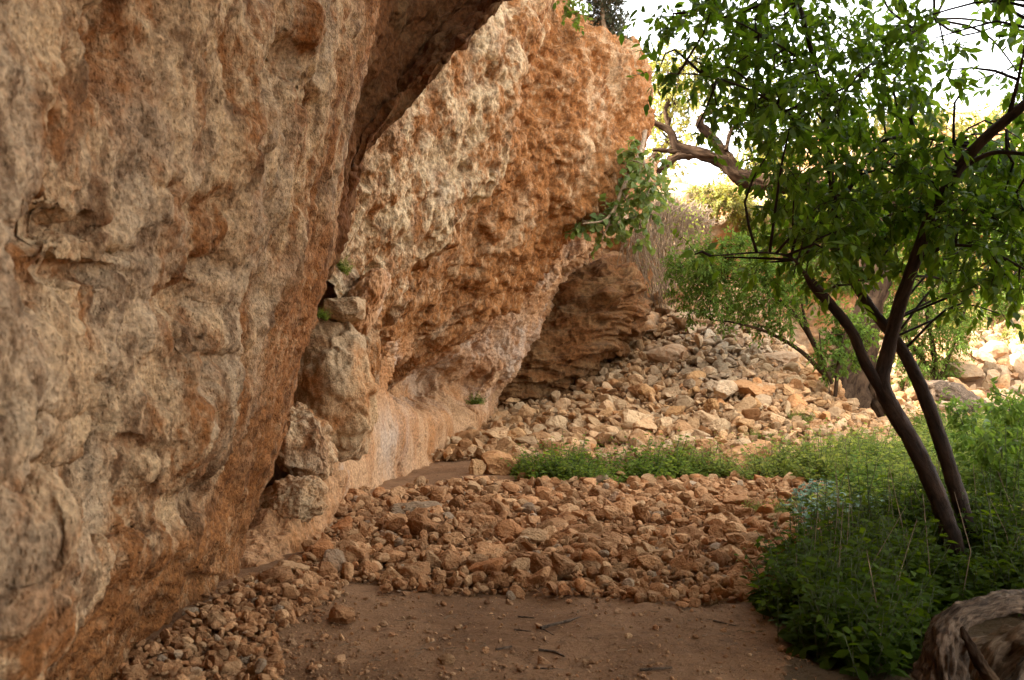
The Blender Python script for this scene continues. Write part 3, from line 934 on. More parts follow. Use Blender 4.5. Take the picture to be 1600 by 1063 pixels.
def dart(xr, yr, test, n, rad_f, seed, pack=1.15, tries=60000, old=None):
    """dart throwing of stones, larger first"""
    r = np.random.default_rng(seed)
    rad = np.sort(rad_f(r, n))[::-1]
    cand = np.stack([r.uniform(*xr, tries), r.uniform(*yr, tries)], 1)
    z = hterr(cand[:, 0], cand[:, 1], False)
    px, py = pix(np.stack([cand[:, 0], cand[:, 1], z], 1))
    ok = test(px, py, cand)
    cand = cand[ok]
    cell = 0.25 if rad.max() < 0.2 else 0.8
    gridd = {}
    P_, R_ = [], []

    def put(c, rr):
        gridd.setdefault((int(c[0] // cell), int(c[1] // cell)), []).append((c[0], c[1], rr))
    if old is not None:
        for c, rr in zip(*old):
            put(c, rr)
    ci = 0
    for rr in rad:
        for _ in range(8):
            if ci >= len(cand):
                break
            c = cand[ci]
            ci += 1
            gx_, gy_ = int(c[0] // cell), int(c[1] // cell)
            good = True
            for a in (-1, 0, 1):
                for b in (-1, 0, 1):
                    for (x, y, q) in gridd.get((gx_ + a, gy_ + b), ()):
                        if (x - c[0]) ** 2 + (y - c[1]) ** 2 < ((q + rr) * pack * 0.62) ** 2:
                            good = False
                            break
                    if not good:
                        break
                if not good:
                    break
            if good:
                put(c, rr)
                P_.append(c)
                R_.append(rr)
                break
    return np.array(P_), np.array(R_)


FIELD = [(520, 805), (570, 780), (640, 768), (720, 765), (830, 757), (1000, 762), (1100, 752), (1250, 755), (1330, 800), (1310, 850), (1240, 905), (1200, 938),
         (1080, 942), (950, 940), (800, 930), (640, 925), (560, 915), (480, 930), (430, 920), (470, 880), (500, 840)]
HEAP = [(430, 905), (520, 900), (540, 930), (470, 965), (430, 1000), (440, 1063), (430, 1120), (150, 1150), (190, 1050), (300, 960), (370, 915)]
DIRT = [(420, 930), (1240, 930), (1300, 1150), (150, 1150)]
PATH = [(600, 745), (760, 720), (830, 755), (700, 770), (600, 775)]

f_pos, f_rad = dart((-2.8, 3.6), (6.0, 13.2), lambda a, b, c: poly_test(a, b + 16 * gnoise(np.c_[c * 2.6, c[:, :1] * 0], 5), FIELD), 7500,
                    lambda r, n: np.clip(r.lognormal(math.log(0.029), 0.58, n), 0.014, 0.11), 1, 0.82, 60000)
f2_pos, f2_rad = dart((-2.8, 3.6), (6.0, 13.2), lambda a, b, c: poly_test(a, b, FIELD), 3800,
                      lambda r, n: r.uniform(0.010, 0.024, n), 2, 0.8, 40000, (f_pos, f_rad))
h_pos, h_rad = dart((-2.9, -0.6), (4.0, 7.6), lambda a, b, c: poly_test(a, b, HEAP), 2200,
                    lambda r, n: np.clip(r.lognormal(math.log(0.018), 0.5, n), 0.008, 0.05), 3, 0.8, 24000)


def ztop(pos, rad, lift, seed):
    r = np.random.default_rng(seed)
    return np.c_[pos, hterr(pos[:, 0], pos[:, 1]) + rad * r.uniform(0.25, 0.6, len(rad)) + lift * r.uniform(0, 1, len(rad)) ** 2]


SCREE = [(752, 712), (770, 622), (800, 600), (900, 575), (985, 548), (1020, 500), (1060, 478), (1180, 478), (1300, 500), (1400, 560), (1420, 640), (1390, 690), (1300, 705), (1235, 728), (1000, 722), (830, 735)]


def scree_test(a, b, c):
    x, y = c[:, 0], c[:, 1]
    yb = np.interp(x, BASE_X, BASE_Y)
    return (y > yb - 0.45) & (y < 25.2) & (x > -1.2) & (x < 9.3) & ~((x < 0.4) & (y > 20.6)) & ~((x > 7.3) & (y < 19)) & ~((x > 6.6) & (x < 8.2) & (y > 19.6) & (y < 22.4))


def scree_rad(r, n):
    return np.clip(r.lognormal(math.log(0.055), 0.58, n), 0.032, 0.2)


s_pos, s_rad = dart((-1.3, 9.4), (14.8, 25.3), scree_test, 9000, scree_rad, 4, 0.8, 120000)
# sizes grow towards the right
s2_pos, s2_rad = dart((-1.3, 9.4), (14.8, 25.3), scree_test, 2600, lambda r, n: r.uniform(0.035, 0.08, n), 5, 0.85, 30000, (s_pos, s_rad))
r_pos, r_rad = dart((9.3, 21), (21, 34), lambda a, b, c: np.ones(len(a), bool), 1300, lambda r, n: np.clip(r.lognormal(math.log(0.16), 0.45, n), 0.08, 0.36), 6, 0.95, 9000)


def grey_of(pos):
    px, py = pix(pos)
    g = np.exp(-(((px - 1130) / 110) ** 2 + ((py - 550) / 70) ** 2)) * 0.85
    return np.clip(g + RNG.uniform(-0.5, 0.15, len(pos)), 0, 1)


# pick the 300 largest in the picture as objects of their own
PX = []
fz = ztop(f_pos, f_rad, 0.07, 11)
hz_ = ztop(h_pos, h_rad, 0.05, 12)
sz_ = ztop(s_pos, s_rad, 0.16, 13)
allp = np.concatenate([fz, hz_, sz_])
allr = np.concatenate([f_rad, h_rad, s_rad])
src = np.concatenate([np.zeros(len(fz)), np.ones(len(hz_)), np.full(len(sz_), 2)]).astype(int)
apx, apy = pix(allp)
show = allr / allp[:, 1] * ((apx > 180) & (apx < 1290) & (apy < 1075))
order = np.argsort(-show)
N_OWN = 250
own = np.zeros(len(allp), bool)
own[order[:N_OWN]] = True
rest = ~own
tint_all = RNG.uniform(0, 1, len(allp))
grey_all = np.where(src == 2, grey_of(allp), (RNG.uniform(0, 1, len(allp)) > 0.965) * 0.7)

V1, F1_, T1, G1 = merge_stones(np.concatenate([allp[rest & (src < 2)], ztop(f2_pos, f2_rad, 0.02, 14)]),
                               np.concatenate([allr[rest & (src < 2)], f2_rad]), 2, 51,
                               RNG.uniform(0, 1, (rest & (src < 2)).sum() + len(f2_pos)),
                               np.concatenate([grey_all[rest & (src < 2)], np.zeros(len(f2_pos))]))
o = link('rubble', new_mesh('rubble', V1, [F1_], {'tint': T1, 'grey': G1}, [M['stone']], False))
tag(o, 'small broken tan stones covering the rubble bed and the cliff foot', 'rubble', kind='stuff')
s2z = ztop(s2_pos, s2_rad, 0.05, 15)
V1, F1_, T1, G1 = merge_stones(np.concatenate([allp[rest & (src == 2)], s2z]), np.concatenate([allr[rest & (src == 2)], s2_rad]), 3, 52,
                               RNG.uniform(0, 1, (rest & (src == 2)).sum() + len(s2z)),
                               np.concatenate([grey_all[rest & (src == 2)], grey_of(s2z)]))
o = link('scree', new_mesh('scree', V1, [F1_], {'tint': T1, 'grey': G1}, [M['scree']], False))
tag(o, 'mass of smaller broken rocks covering the scree slope', 'scree', kind='stuff')
rz = ztop(r_pos, r_rad, 0.1, 16)
V1, F1_, T1, G1 = merge_stones(rz, r_rad, 3, 53, RNG.uniform(0, 1, len(rz)), RNG.uniform(0, .6, len(rz)))
o = link('far_rubble', new_mesh('far_rubble', V1, [F1_], {'tint': T1, 'grey': G1}, [M['scree']], False))
tag(o, 'pale sunlit rubble below the orange cliff at far right', 'rubble', kind='stuff')

# pebbles and crumbs on the dirt
rr = np.random.default_rng(60)
pp = np.c_[rr.uniform(-2.5, 3.2, 26000), rr.uniform(4.0, 7.4, 26000)]
zz = hterr(pp[:, 0], pp[:, 1])
qx, qy = pix(np.c_[pp, zz])
keep = poly_test(qx, qy, DIRT) & (rr.uniform(0, 1, 26000) < 0.12 + 0.9 * sstep(0.15, 0.5, fbm(np.c_[pp * 1.1, zz], 3, 66)) + 0.9 * sstep(620, 430, qx) + 0.25 * sstep(990, 1060, qy))
pr = np.clip(rr.lognormal(math.log(0.0062), 0.72, keep.sum()), 0.003, 0.04)
pos = np.c_[pp[keep], zz[keep] + pr * 0.3]
V1, F1_, T1, G1 = merge_stones(pos, pr, 1, 61, rr.uniform(0, 1, len(pos)), rr.uniform(0, .3, len(pos)))
o = link('pebbles', new_mesh('pebbles', V1, [F1_], {'tint': T1, 'grey': G1}, [M['stone']], False))
tag(o, 'pebbles and crumbs scattered over the bare brown dirt', 'pebbles', kind='stuff')

n = 900
lp = np.c_[rr.uniform(-2.0, 3.0, n), rr.uniform(4.2, 6.9, n)]
lz = hterr(lp[:, 0], lp[:, 1]) + 0.004
qx, qy = pix(np.c_[lp, lz])
kp = poly_test(qx, qy, DIRT) & (rr.uniform(0, 1, n) < 0.25 + 0.9 * sstep(0.0, 0.4, fbm(np.c_[lp * 1.3, lz], 3, 68)))
A0 = np.c_[lp, lz][kp]
th = rr.uniform(0, 6.28, len(A0))
lw_ = rr.uniform(0.015, 0.07, len(A0))
B0 = A0 + np.c_[np.cos(th) * lw_, np.sin(th) * lw_, rr.uniform(0, 0.008, len(A0))]
LITTER = (A0, B0)

# individuals
protos = {}
for kind, mat in (('stone', 'stone'), ('rock', 'scree')):
    r = np.random.default_rng(90 if kind == 'stone' else 91)
    L = []
    for g in (0.0, 0.55):
        for j in range(12):
            W, Fc = chunk(4, r, int(r.integers(8, 14)), 0.055)
            W = W * np.array([r.uniform(.8, 1.2), r.uniform(.8, 1.2), r.uniform(.6, .9)])
            L.append(new_mesh(kind, W, [Fc], {'tint': np.full(len(W), j / 12), 'grey': np.full(len(W), g)}, [M[mat]], False))
    protos[kind] = L


def place_rock(kind, pos, rad, rng, grey=False, name=None, variant=None, scale=None, rot=None):
    k = variant if variant is not None else int(rng.integers(0, 12))
    o = bpy.data.objects.new(name or kind, protos[kind][k + (12 if grey else 0)])
    COL.objects.link(o)
    o.location = pos
    o.rotation_euler = rot if rot is not None else (rng.uniform(-0.6, 0.6), rng.uniform(-0.6, 0.6), rng.uniform(0, 6.28))
    o.scale = scale if scale is not None else (rad, rad, rad)
    return o


def where_stone(px, py, s, g):
    if s == 1:
        w = 'heaped at the foot of the near cliff wall' if px < 400 else 'spilling onto the dirt beside the near cliff wall'
        return w
    if s == 0:
        if py > 895:
            row = 'along the front edge of the rubble bed'
        elif py > 830:
            row = 'in the middle of the rubble bed'
        else:
            row = 'in the back of the rubble bed'
        side = ' near the cliff' if px < 700 else (' near the weeds' if px > 1080 else '')
        return row + side
    if py < 560:
        row = 'on the upper scree slope'
    elif py < 640:
        row = 'halfway up the scree slope'
    else:
        row = 'at the foot of the scree slope'
    side = ' near the cave wall' if px < 900 else (' near the old tree' if px > 1150 else '')
    return row + side


rng = np.random.default_rng(99)
big = show[order[:N_OWN]]
for j in order[:N_OWN]:
    s = src[j]
    kind = 'rock' if s == 2 else 'stone'
    g = grey_all[j] > 0.5
    o = place_rock(kind, allp[j], allr[j], rng, g)
    size = 'Large' if show[j] > np.quantile(big, 0.7) else 'Medium'
    col = 'grey' if g else 'tan'
    tag(o, f"{size.lower()} angular {col} {kind} {where_stone(apx[j], apy[j], s, g)}", kind,
        'stones of the rubble bed' if s == 0 else ('stones heaped along the cliff foot' if s == 1 else 'rocks on the scree slope'))

# rocks one can point to
SPEC = [('stone', 636, 797, 0.15, 0.24, True, 3, 'angular dark grey stone at the back left of the rubble bed, below the smooth wall'),
        ('stone', 972, 795, 0.13, 0.17, False, 5, 'biggest upright brown stone at the back of the rubble bed, below the green weeds'),
        ('stone', 886, 797, 0.09, 0.1, True, 7, 'small grey stone left of the biggest upright stone in the rubble bed'),
        ('stone', 540, 960, 0.075, 0.08, False, 2, 'lone brown stone on the dirt just in front of the rubble bed'),
        ('stone', 695, 1030, 0.04, 0.04, False, 1, 'small upright brown stone standing alone on the foreground dirt'),
        ('rock', 812, 715, 0.32, 0.36, False, 2, 'large smooth orange boulder left of the low green weeds'),
        ('rock', 772, 728, 0.2, 0.26, False, 4, 'low orange boulder between the cave wall and the large orange boulder'),
        ('rock', 745, 733, 0.14, 0.16, False, 6, 'smaller orange boulder nearest the foot of the smooth wall'),
        ('rock', 878, 702, 0.28, 0.4, False, 8, 'wide orange boulder behind the left end of the low green weeds'),
        ('rock', 935, 672, 0.2, 0.3, False, 10, 'broad orange brown rock halfway along the foot of the scree'),
        ('rock', 1000, 690, 0.28, 0.3, False, 1, 'ochre boulder with a rounded top above the middle of the weeds'),
        ('rock', 1000, 660, 0.3, 0.33, False, 5, 'tall tan boulder behind the ochre boulder at the foot of the scree'),
        ('rock', 1085, 695, 0.25, 0.42, True, 6, 'pale grey slab leaning at the foot of the scree above the weeds'),
        ('rock', 1150, 712, 0.26, 0.5, False, 9, 'long pale tan slab sloping down to the weeds at the scree foot'),
        ('rock', 1110, 660, 0.24, 0.36, False, 3, 'pale angular boulder in the lower right of the scree'),
        ('rock', 1180, 610, 0.28, 0.45, False, 11, 'wide ochre boulder on the right of the scree below the grey rocks'),
        ('rock', 925, 568, 0.32, 0.35, False, 7, 'pointed orange rock at the top of the scree under the dark outcrop'),
        ('rock', 865, 590, 0.3, 0.36, False, 0, 'low orange rock at the scree top beside the dark outcrop'),
        ('rock', 1085, 505, 0.3, 0.45, True, 4, 'pale grey boulder on the crest of the scree'),
        ('rock', 1205, 562, 0.28, 0.45, True, 2, 'tilted grey slab on the upper right of the scree'),
        ('rock', 1040, 560, 0.3, 0.4, True, 9, 'bulky grey boulder in the upper middle of the scree')]
for kind, px, py, rh, rw, g, var, lab in SPEC:
    c = ground_at(px, py + rh / ground_at(px, py)[1] * F * 0.6)
    o = place_rock(kind, (c[0], c[1], c[2] + rh * 0.45), rh, rng, g, name='boulder' if rh > 0.19 else kind, variant=var, scale=(rw, (rw + rh) / 2, rh * 1.15),
                   rot=(rng.uniform(-.2, .2), rng.uniform(-.25, .25), rng.uniform(-.5, .5)))
    tag(o, lab, 'boulder' if rh > 0.19 else kind)

# ------------------------------------------------------------------ plants
def tube(pts, rad, sides=10, rough=0.0, seed=0, step=None):
    pts = np.asarray(pts, float)
    rad = np.asarray(rad, float)
    if step:
        d = np.linalg.norm(np.diff(pts, axis=0), axis=1)
        c = np.concatenate([[0], np.cumsum(d)])
        n = max(3, int(c[-1] / step))
        ts = np.interp(np.linspace(0, c[-1], n), c, np.arange(len(pts)))
        A = resample(np.c_[pts, rad], ts)
        pts, rad = A[:, :3], np.maximum(A[:, 3], 0.001)
    n = len(pts)
    T = np.gradient(pts, axis=0)
    T /= np.maximum(np.linalg.norm(T, axis=1), 1e-9)[:, None]
    ref = np.array([0.0, 1.0, 0.0]) if abs(T[0, 1]) < 0.9 else np.array([1.0, 0, 0])
    U = np.zeros_like(pts)
    u = ref
    for i in range(n):
        u = u - T[i] * (u @ T[i])
        u = u / np.linalg.norm(u)
        U[i] = u
    W = np.cross(T, U)
    a = np.linspace(0, 2 * math.pi, sides, endpoint=False)
    ring = U[:, None] * np.cos(a)[None, :, None] + W[:, None] * np.sin(a)[None, :, None]
    V = pts[:, None] + ring * rad[:, None, None]
    ln_ = np.concatenate([[0], np.cumsum(np.linalg.norm(np.diff(pts, axis=0), axis=1))])
    GR = np.stack([np.cos(a)[None] * rad[:, None], np.sin(a)[None] * rad[:, None], np.repeat(ln_[:, None] * 0.22, sides, 1)], -1).reshape(-1, 3) + seed * 3.1
    if rough:
        flat = V.reshape(-1, 3)
        rr = np.repeat(rad, sides)
        dsp = (fbm(stretch(flat + seed, T.mean(axis=0), 2.0, 0.8 / rad.mean()), 3, seed) * 0.7 + (ridged(GR * 2.2 / rad.mean(), 4, seed) - 0.6) * 0.55) * rr * rough
        V = (flat + ring.reshape(-1, 3) * dsp[:, None]).reshape(V.shape)
    i = np.arange(n * sides).reshape(n, sides)
    j = np.roll(i, -1, axis=1)
    Fq = np.stack([i[:-1], j[:-1], j[1:], i[1:]], -1).reshape(-1, 4)
    V = V.reshape(-1, 3)
    ends = np.stack([pts[0], pts[-1]])
    e0, e1 = len(V), len(V) + 1
    V = np.concatenate([V, ends])
    Ft = np.concatenate([np.stack([j[0], i[0], np.full(sides, e0)], -1), np.stack([i[-1], j[-1], np.full(sides, e1)], -1)])
    tube.grain = np.concatenate([GR, GR[:1], GR[-1:]])
    return V, Fq, Ft


def grain():
    g = tube.grain
    return {'gx': g[:, 0], 'gy': g[:, 1], 'gz': g[:, 2]}


def join_tubes(tl):
    Vs, Q, T, off = [], [], [], 0
    for V, q, t in tl:
        Vs.append(V)
        Q.append(q + off)
        T.append(t + off)
        off += len(V)
    return np.concatenate(Vs), [np.concatenate(Q), np.concatenate(T)]


def pxline(L):
    return np.array([P(*q[:3]) for q in L]), np.array([q[3] for q in L])


def leaves(base, d, up, ln, wd, fold=0.15, curl=0.25, tint=None, shape='leaf'):
    """vectorised leaf blades"""
    n = len(base)
    d = d / np.maximum(np.linalg.norm(d, axis=1), 1e-9)[:, None]
    s = np.cross(d, up)
    s /= np.maximum(np.linalg.norm(s, axis=1), 1e-9)[:, None]
    u = np.cross(s, d)
    if shape == 'leaf':
        t = np.array([0, .22, .55, 1.0, .55, .22, .5])
        w = np.array([0, .36, .46, 0, -.46, -.36, 0])
        h = np.array([0, .5, .6, 0, .6, .5, 0])
    elif shape == 'lobe':   # broad palmate
        t = np.array([0, .15, .55, 1.0, .55, .15, .42])
        w = np.array([0, .62, .50, 0, -.50, -.62, 0])
        h = np.array([0, .6, .4, -.2, .4, .6, 0])
    tri = np.array([[0, 1, 6], [1, 2, 6], [2, 3, 6], [3, 4, 6], [4, 5, 6], [5, 0, 6]])
    V = (base[:, None] + d[:, None] * (t[None, :, None] * ln[:, None, None]) + s[:, None] * (w[None, :, None] * wd[:, None, None])
         + u[:, None] * ((h[None, :] * fold * wd[:, None] - (t ** 2)[None, :] * curl * ln[:, None])[..., None]))
    Fc = (tri[None] + (np.arange(n) * 7)[:, None, None]).reshape(-1, 3)
    tt = RNG.uniform(0, 1, n) if tint is None else tint
    return V.reshape(-1, 3), Fc, np.repeat(tt, 7)


def unit(v):
    return v / np.maximum(np.linalg.norm(v, axis=-1, keepdims=True), 1e-9)


def sprigs(cent, rad, n, rng, slen, nleaf, ll, lw, droop, flatten=1.0):
    """n twigs through a ball-like clump, each with nleaf leaves; returns leaf arrays + twig segments"""
    c = np.asarray(cent, float)
    o = rng.normal(size=(n, 3))
    o = unit(o) * (rng.uniform(0, 1, n) ** 0.5)[:, None] * rad
    o[:, 2] *= flatten
    base = c + o
    dr = unit(o * 0.8 / max(rad, 1e-6) + rng.normal(size=(n, 3)) * 0.7 + np.array([0, 0, -droop]))
    L = slen * rng.uniform(0.6, 1.3, n)
    tip = base + dr * L[:, None]
    k = np.arange(nleaf)
    t = (k + 0.6) / nleaf
    pos = base[:, None] + (dr * L[:, None])[:, None] * t[None, :, None]
    pos = pos + np.array([0, 0, -1.0]) * (t ** 2)[None, :, None] * (L * 0.25 * droop)[:, None, None]
    side = rng.normal(size=(n, nleaf, 3))
    side = side - (side * dr[:, None]).sum(-1, keepdims=True) * dr[:, None]
    side = unit(side)
    ld = unit(dr[:, None] * 0.7 + side * 0.9 + np.array([0, 0, -droop * 0.8]))
    up = unit(np.array([0, 0, 1.0]) + rng.normal(size=(n, nleaf, 3)) * 0.45)
    ln = ll * rng.uniform(0.65, 1.25, (n, nleaf))
    return pos.reshape(-1, 3), ld.reshape(-1, 3), up.reshape(-1, 3), ln.ravel(), (ln * lw / ll).ravel(), base, tip


def thin_tubes(A, B, r0, r1=None, sides=4, bend=0.0, rng=None):
    """vectorised prisms from A to B with one bent middle ring"""
    n = len(A)
    r1 = r0 * 0.5 if r1 is None else r1
    mid = (A + B) / 2
    if bend:
        mid = mid + rng.normal(size=(n, 3)) * bend * np.linalg.norm(B - A, axis=1)[:, None]
    T = unit(B - A)
    ref = np.where(np.abs(T[:, 2:3]) < 0.9, np.array([[0, 0, 1.0]]), np.array([[1.0, 0, 0]]))
    U = unit(np.cross(T, ref))
    W = np.cross(T, U)
    a = np.linspace(0, 2 * math.pi, sides, endpoint=False)
    ring = U[:, None] * np.cos(a)[None, :, None] + W[:, None] * np.sin(a)[None, :, None]
    rm = (r0 + r1) / 2
    V = np.stack([A[:, None] + ring * r0, mid[:, None] + ring * rm, B[:, None] + ring * r1], 1)
    V = V.reshape(n, 3 * sides, 3)
    f = []
    for lvl in (0, 1):
        for j in range(sides):
            f.append([lvl * sides + j, lvl * sides + (j + 1) % sides, (lvl + 1) * sides + (j + 1) % sides, (lvl + 1) * sides + j])
    f = np.array(f)
    Fq = (f[None] + (np.arange(n) * 3 * sides)[:, None, None]).reshape(-1, 4)
    return V.reshape(-1, 3), Fq


def cat_leaves(parts):
    b, d, u, ln, wd = [np.concatenate([p[i] for p in parts]) for i in range(5)]
    return b, d, u, ln, wd


def near_on(lines, c):
    """closest point on a list of sampled branch polylines, preferring points lower than c"""
    best, bp = 1e9, None
    for L in lines:
        d = np.linalg.norm(L - c, axis=1) + np.maximum(0, L[:, 2] - c[2]) * 0.25
        k = int(np.argmin(d))
        if d[k] < best:
            best, bp = d[k], L[k]
    return bp


LIMB_K = 1.0


def build_tree(root, limbs, clumps, leaf_m, bark_m, rng, slen, nleaf, ll, lw, dens, droop, rough=0.15, sides=14, connect=True, shape='leaf', twr=0.012):
    """limbs: list of (partname, [(px,py,Y,r)...])"""
    lines = []
    for nm, L in limbs:
        p, r = pxline(L)
        r = r * LIMB_K
        V, q, t = tube(p, r, sides, rough, 7, step=max(0.03, r.mean() * 0.6))
        child(nm, new_mesh(nm, V, [q, t], grain(), [bark_m]), root)
        d = np.linalg.norm(np.diff(p, axis=0), axis=1)
        c = np.concatenate([[0], np.cumsum(d)])
        lines.append(resample(p, np.interp(np.linspace(0, c[-1], 40), c, np.arange(len(p)))))
    parts, tw = [], []
    big = []
    for (px, py, Yc, rpx) in clumps:
        c = P(px, py, Yc)
        r = rpx / F * Yc
        n = max(2, int(dens * (r / slen) ** 2))
        out = sprigs(c, r, n, rng, slen, nleaf, ll, lw, droop)
        parts.append(out[:5])
        if connect:
            b = near_on(lines, c)
            m = (b + c) / 2 + rng.normal(size=3) * 0.16 * np.linalg.norm(c - b) + np.array([0, 0, 0.12 * np.linalg.norm(c - b)])
            big.append(tube(np.array([b, m, c]), np.array([twr * 1.6, twr * 1.2, twr * 0.6]), 6, 0, 0, step=0.12))
        # twigs: from the clump centre to sprig base to tip
        sel = rng.uniform(0, 1, n) < 0.22
        tw.append((np.repeat(c[None], sel.sum(), 0), out[5][sel]))
        tw.append((out[5], out[6]))
    b, d, u, ln, wd = cat_leaves(parts)
    V, Fc, T = leaves(b, d, u, ln, wd, shape=shape, tint=None)
    cro = child('crown', new_mesh('crown', V, [Fc], {'tint': T}, [leaf_m]), root)
    A = np.concatenate([t[0] for t in tw])
    B = np.concatenate([t[1] for t in tw])
    V, Fq = thin_tubes(A, B, twr * 0.35, twr * 0.18, 4, 0.10, rng)
    Fl = [Fq]
    if big:
        V2, F2 = join_tubes(big)
        Fl = [np.concatenate([Fq, F2[0] + len(V)]), F2[1] + len(V)]
        V = np.concatenate([V, V2])
    me = new_mesh('twigs', V, Fl, None, [bark_m])
    tw_o = child('twigs', me, root)
    return root


# main tree on the right
TY = 7.2
base = ground_at(1520, 905)
tree = empty('tree', P(1522, 925, 7.3))
tag(tree, 'nearest tree with two dark crossing stems rising from the weeds at right', 'tree')
limbs = [('trunk', [(1512, 960, 7.25, .12), (1498, 880, 7.25, .105), (1468, 785, 7.2, .095), (1430, 700, 7.2, .09), (1398, 645, 7.2, .085), (1378, 600, 7.2, .085), (1386, 555, 7.2, .075),
                    (1402, 490, 7.15, .07), (1425, 420, 7.1, .066), (1455, 340, 7.0, .062), (1490, 275, 6.9, .058), (1530, 225, 6.8, .054), (1575, 185, 6.7, .05), (1640, 130, 6.6, .045), (1730, 50, 6.5, .03)]),
         ('trunk', [(1548, 940, 7.45, .10), (1526, 870, 7.5, .09), (1497, 775, 7.5, .085), (1470, 690, 7.5, .08), (1445, 620, 7.5, .075), (1418, 562, 7.6, .068), (1392, 522, 7.7, .062), (1358, 478, 7.8, .056),
                    (1326, 425, 7.9, .05), (1310, 375, 7.9, .044), (1304, 325, 7.9, .04), (1298, 270, 7.8, .036), (1292, 215, 7.8, .033), (1285, 150, 7.7, .03), (1270, 90, 7.7, .028), (1255, 30, 7.6, .024), (1235, -50, 7.6, .018)]),
         ('branch', [(1380, 615, 7.2, .06), (1352, 568, 7.15, .056), (1332, 520, 7.1, .053), (1303, 482, 7.05, .052), (1272, 447, 7.0, .05), (1255, 425, 6.95, .02), (1235, 402, 6.9, .014), (1190, 395, 6.8, .01), (1110, 400, 6.7, .006)]),
         ('branch', [(1494, 268, 6.9, .03), (1530, 247, 6.85, .024), (1560, 238, 6.8, .022), (1610, 242, 6.7, .018), (1680, 250, 6.6, .012)]),
         ('branch', [(1306, 330, 7.9, .028), (1340, 275, 7.8, .024), (1375, 224, 7.7, .02), (1430, 214, 7.6, .016), (1490, 225, 7.5, .01)]),
         ('branch', [(1299, 275, 7.8, .022), (1255, 200, 7.6, .018), (1190, 150, 7.4, .014), (1110, 120, 7.2, .010), (1045, 115, 7.0, .006)]),
         ('branch', [(1290, 200, 7.8, .02), (1330, 130, 7.9, .016), (1400, 70, 8.0, .012), (1460, 30, 8.0, .008)]),
         ('branch', [(1302, 300, 7.9, .018), (1268, 345, 7.6, .014), (1248, 400, 7.4, .010), (1240, 430, 7.3, .006)]),
         ('branch', [(1275, 110, 7.7, .016), (1215, 70, 7.5, .012), (1140, 30, 7.3, .009), (1070, 20, 7.2, .006)]),
         ('branch', [(1430, 410, 7.1, .025), (1480, 385, 6.8, .018), (1540, 390, 6.6, .012), (1600, 420, 6.4, .008)]),
         ('branch', [(1575, 186, 6.7, .025), (1592, 120, 6.6, .016), (1602, 60, 6.5, .010), (1600, 0, 6.4, .006)])]
CL = [(1050, 40, 40), (1110, 20, 52), (1180, 30, 58), (1250, 30, 58), (1320, 30, 48), (1400, 40, 48), (1460, 60, 36), (1030, 110, 28), (1085, 95, 46), (1150, 100, 54), (1210, 110, 60),
      (1280, 110, 60), (1350, 110, 60), (1420, 100, 50), (1478, 110, 34), (1120, 165, 34), (1180, 170, 46), (1240, 180, 58), (1310, 180, 60), (1380, 170, 60), (1440, 160, 42), (1085, 210, 22),
      (1200, 240, 42), (1260, 250, 58), (1330, 250, 60), (1400, 240, 60), (1470, 230, 50), (1540, 235, 46), (1592, 215, 36), (1220, 310, 46), (1280, 320, 58), (1350, 320, 60), (1420, 310, 58),
      (1500, 310, 54), (1570, 300, 50), (1230, 380, 36), (1290, 390, 48), (1360, 390, 54), (1440, 390, 54), (1510, 380, 48), (1580, 370, 44), (1195, 410, 26), (1130, 402, 18), (1085, 398, 14),
      (1260, 430, 28), (1330, 445, 32), (1550, 440, 36), (1592, 440, 36), (1480, 440, 26), (1550, 8, 26), (1600, 22, 30), (1598, 100, 16), (1540, 270, 50), (1580, 255, 44), (1510, 350, 46), (1560, 345, 46), (1600, 330, 44), (1470, 350, 50), (1440, 280, 50), (1545, 410, 40), (1600, 410, 40), (1380, 340, 54), (1310, 360, 50), (1260, 350, 46), (1240, 280, 46), (1510, 480, 16), (1560, 490, 18),
      (1120, -60, 60), (1220, -70, 70), (1330, -70, 70), (1430, -60, 60), (1540, -80, 60), (1640, 60, 60), (1650, 260, 70), (1660, 380, 70), (1640, 160, 60), (1280, -160, 80), (1400, -160, 80)]
# the crown goes on outside the frame, clumps added to shade the log and front weeds: (x, y, z, r)
CLW = [(3.6, 5.2, 3.5, .5), (3.2, 5.8, 4.2, .5), (4.2, 5.6, 3.0, .55), (4.0, 6.4, 3.9, .5), (3.4, 4.6, 4.0, .5), (4.3, 4.8, 3.6, .55), (2.8, 5.0, 4.3, .5), (3.6, 5.4, 4.6, .5), (2.4, 5.8, 4.5, .45), (4.8, 5.4, 2.4, .5), (4.4, 4.2, 2.8, .55), (3.5, 3.8, 3.2, .5), (4.9, 6.4, 3.0, .5), (2.6, 4.2, 4.0, .5)]
rt = np.random.default_rng(123)
clumps = []
for a, b, r in CL:
    clumps.append((a, b, TY + rt.uniform(-0.7, 0.5), r))
    if r > 30:
        clumps.append((a + rt.uniform(-25, 25), b + rt.uniform(-25, 25), TY + rt.uniform(0.6, 1.5), r * 0.9))
CLW += [(rt.uniform(1.8, 4.6), rt.uniform(4.0, 6.6), rt.uniform(4.5, 5.8), .6) for _ in range(15)]
CLW += [(rt.uniform(4.2, 8.0), rt.uniform(4.3, 6.8), rt.uniform(1.6, 5.0), .75) for _ in range(20)]
wl = lambda L: [(800 + x / y * F, HOR - (z - CAMZ) / y * F, y, r) for x, y, z, r in L]
limbs.append(('branch', wl([(3.55, 6.6, 3.35, .05), (4.8, 6.0, 3.9, .045), (6.4, 5.7, 4.0, .035), (8.2, 5.6, 3.6, .02)])))
limbs.append(('branch', wl([(4.0, 6.4, 3.6, .04), (3.8, 5.8, 4.8, .03), (3.0, 5.2, 5.2, .022), (2.0, 4.8, 5.3, .012)])))
limbs.append(('branch', wl([(3.75, 6.5, 3.5, .04), (4.0, 5.5, 3.9, .03), (3.7, 4.4, 4.1, .015)])))
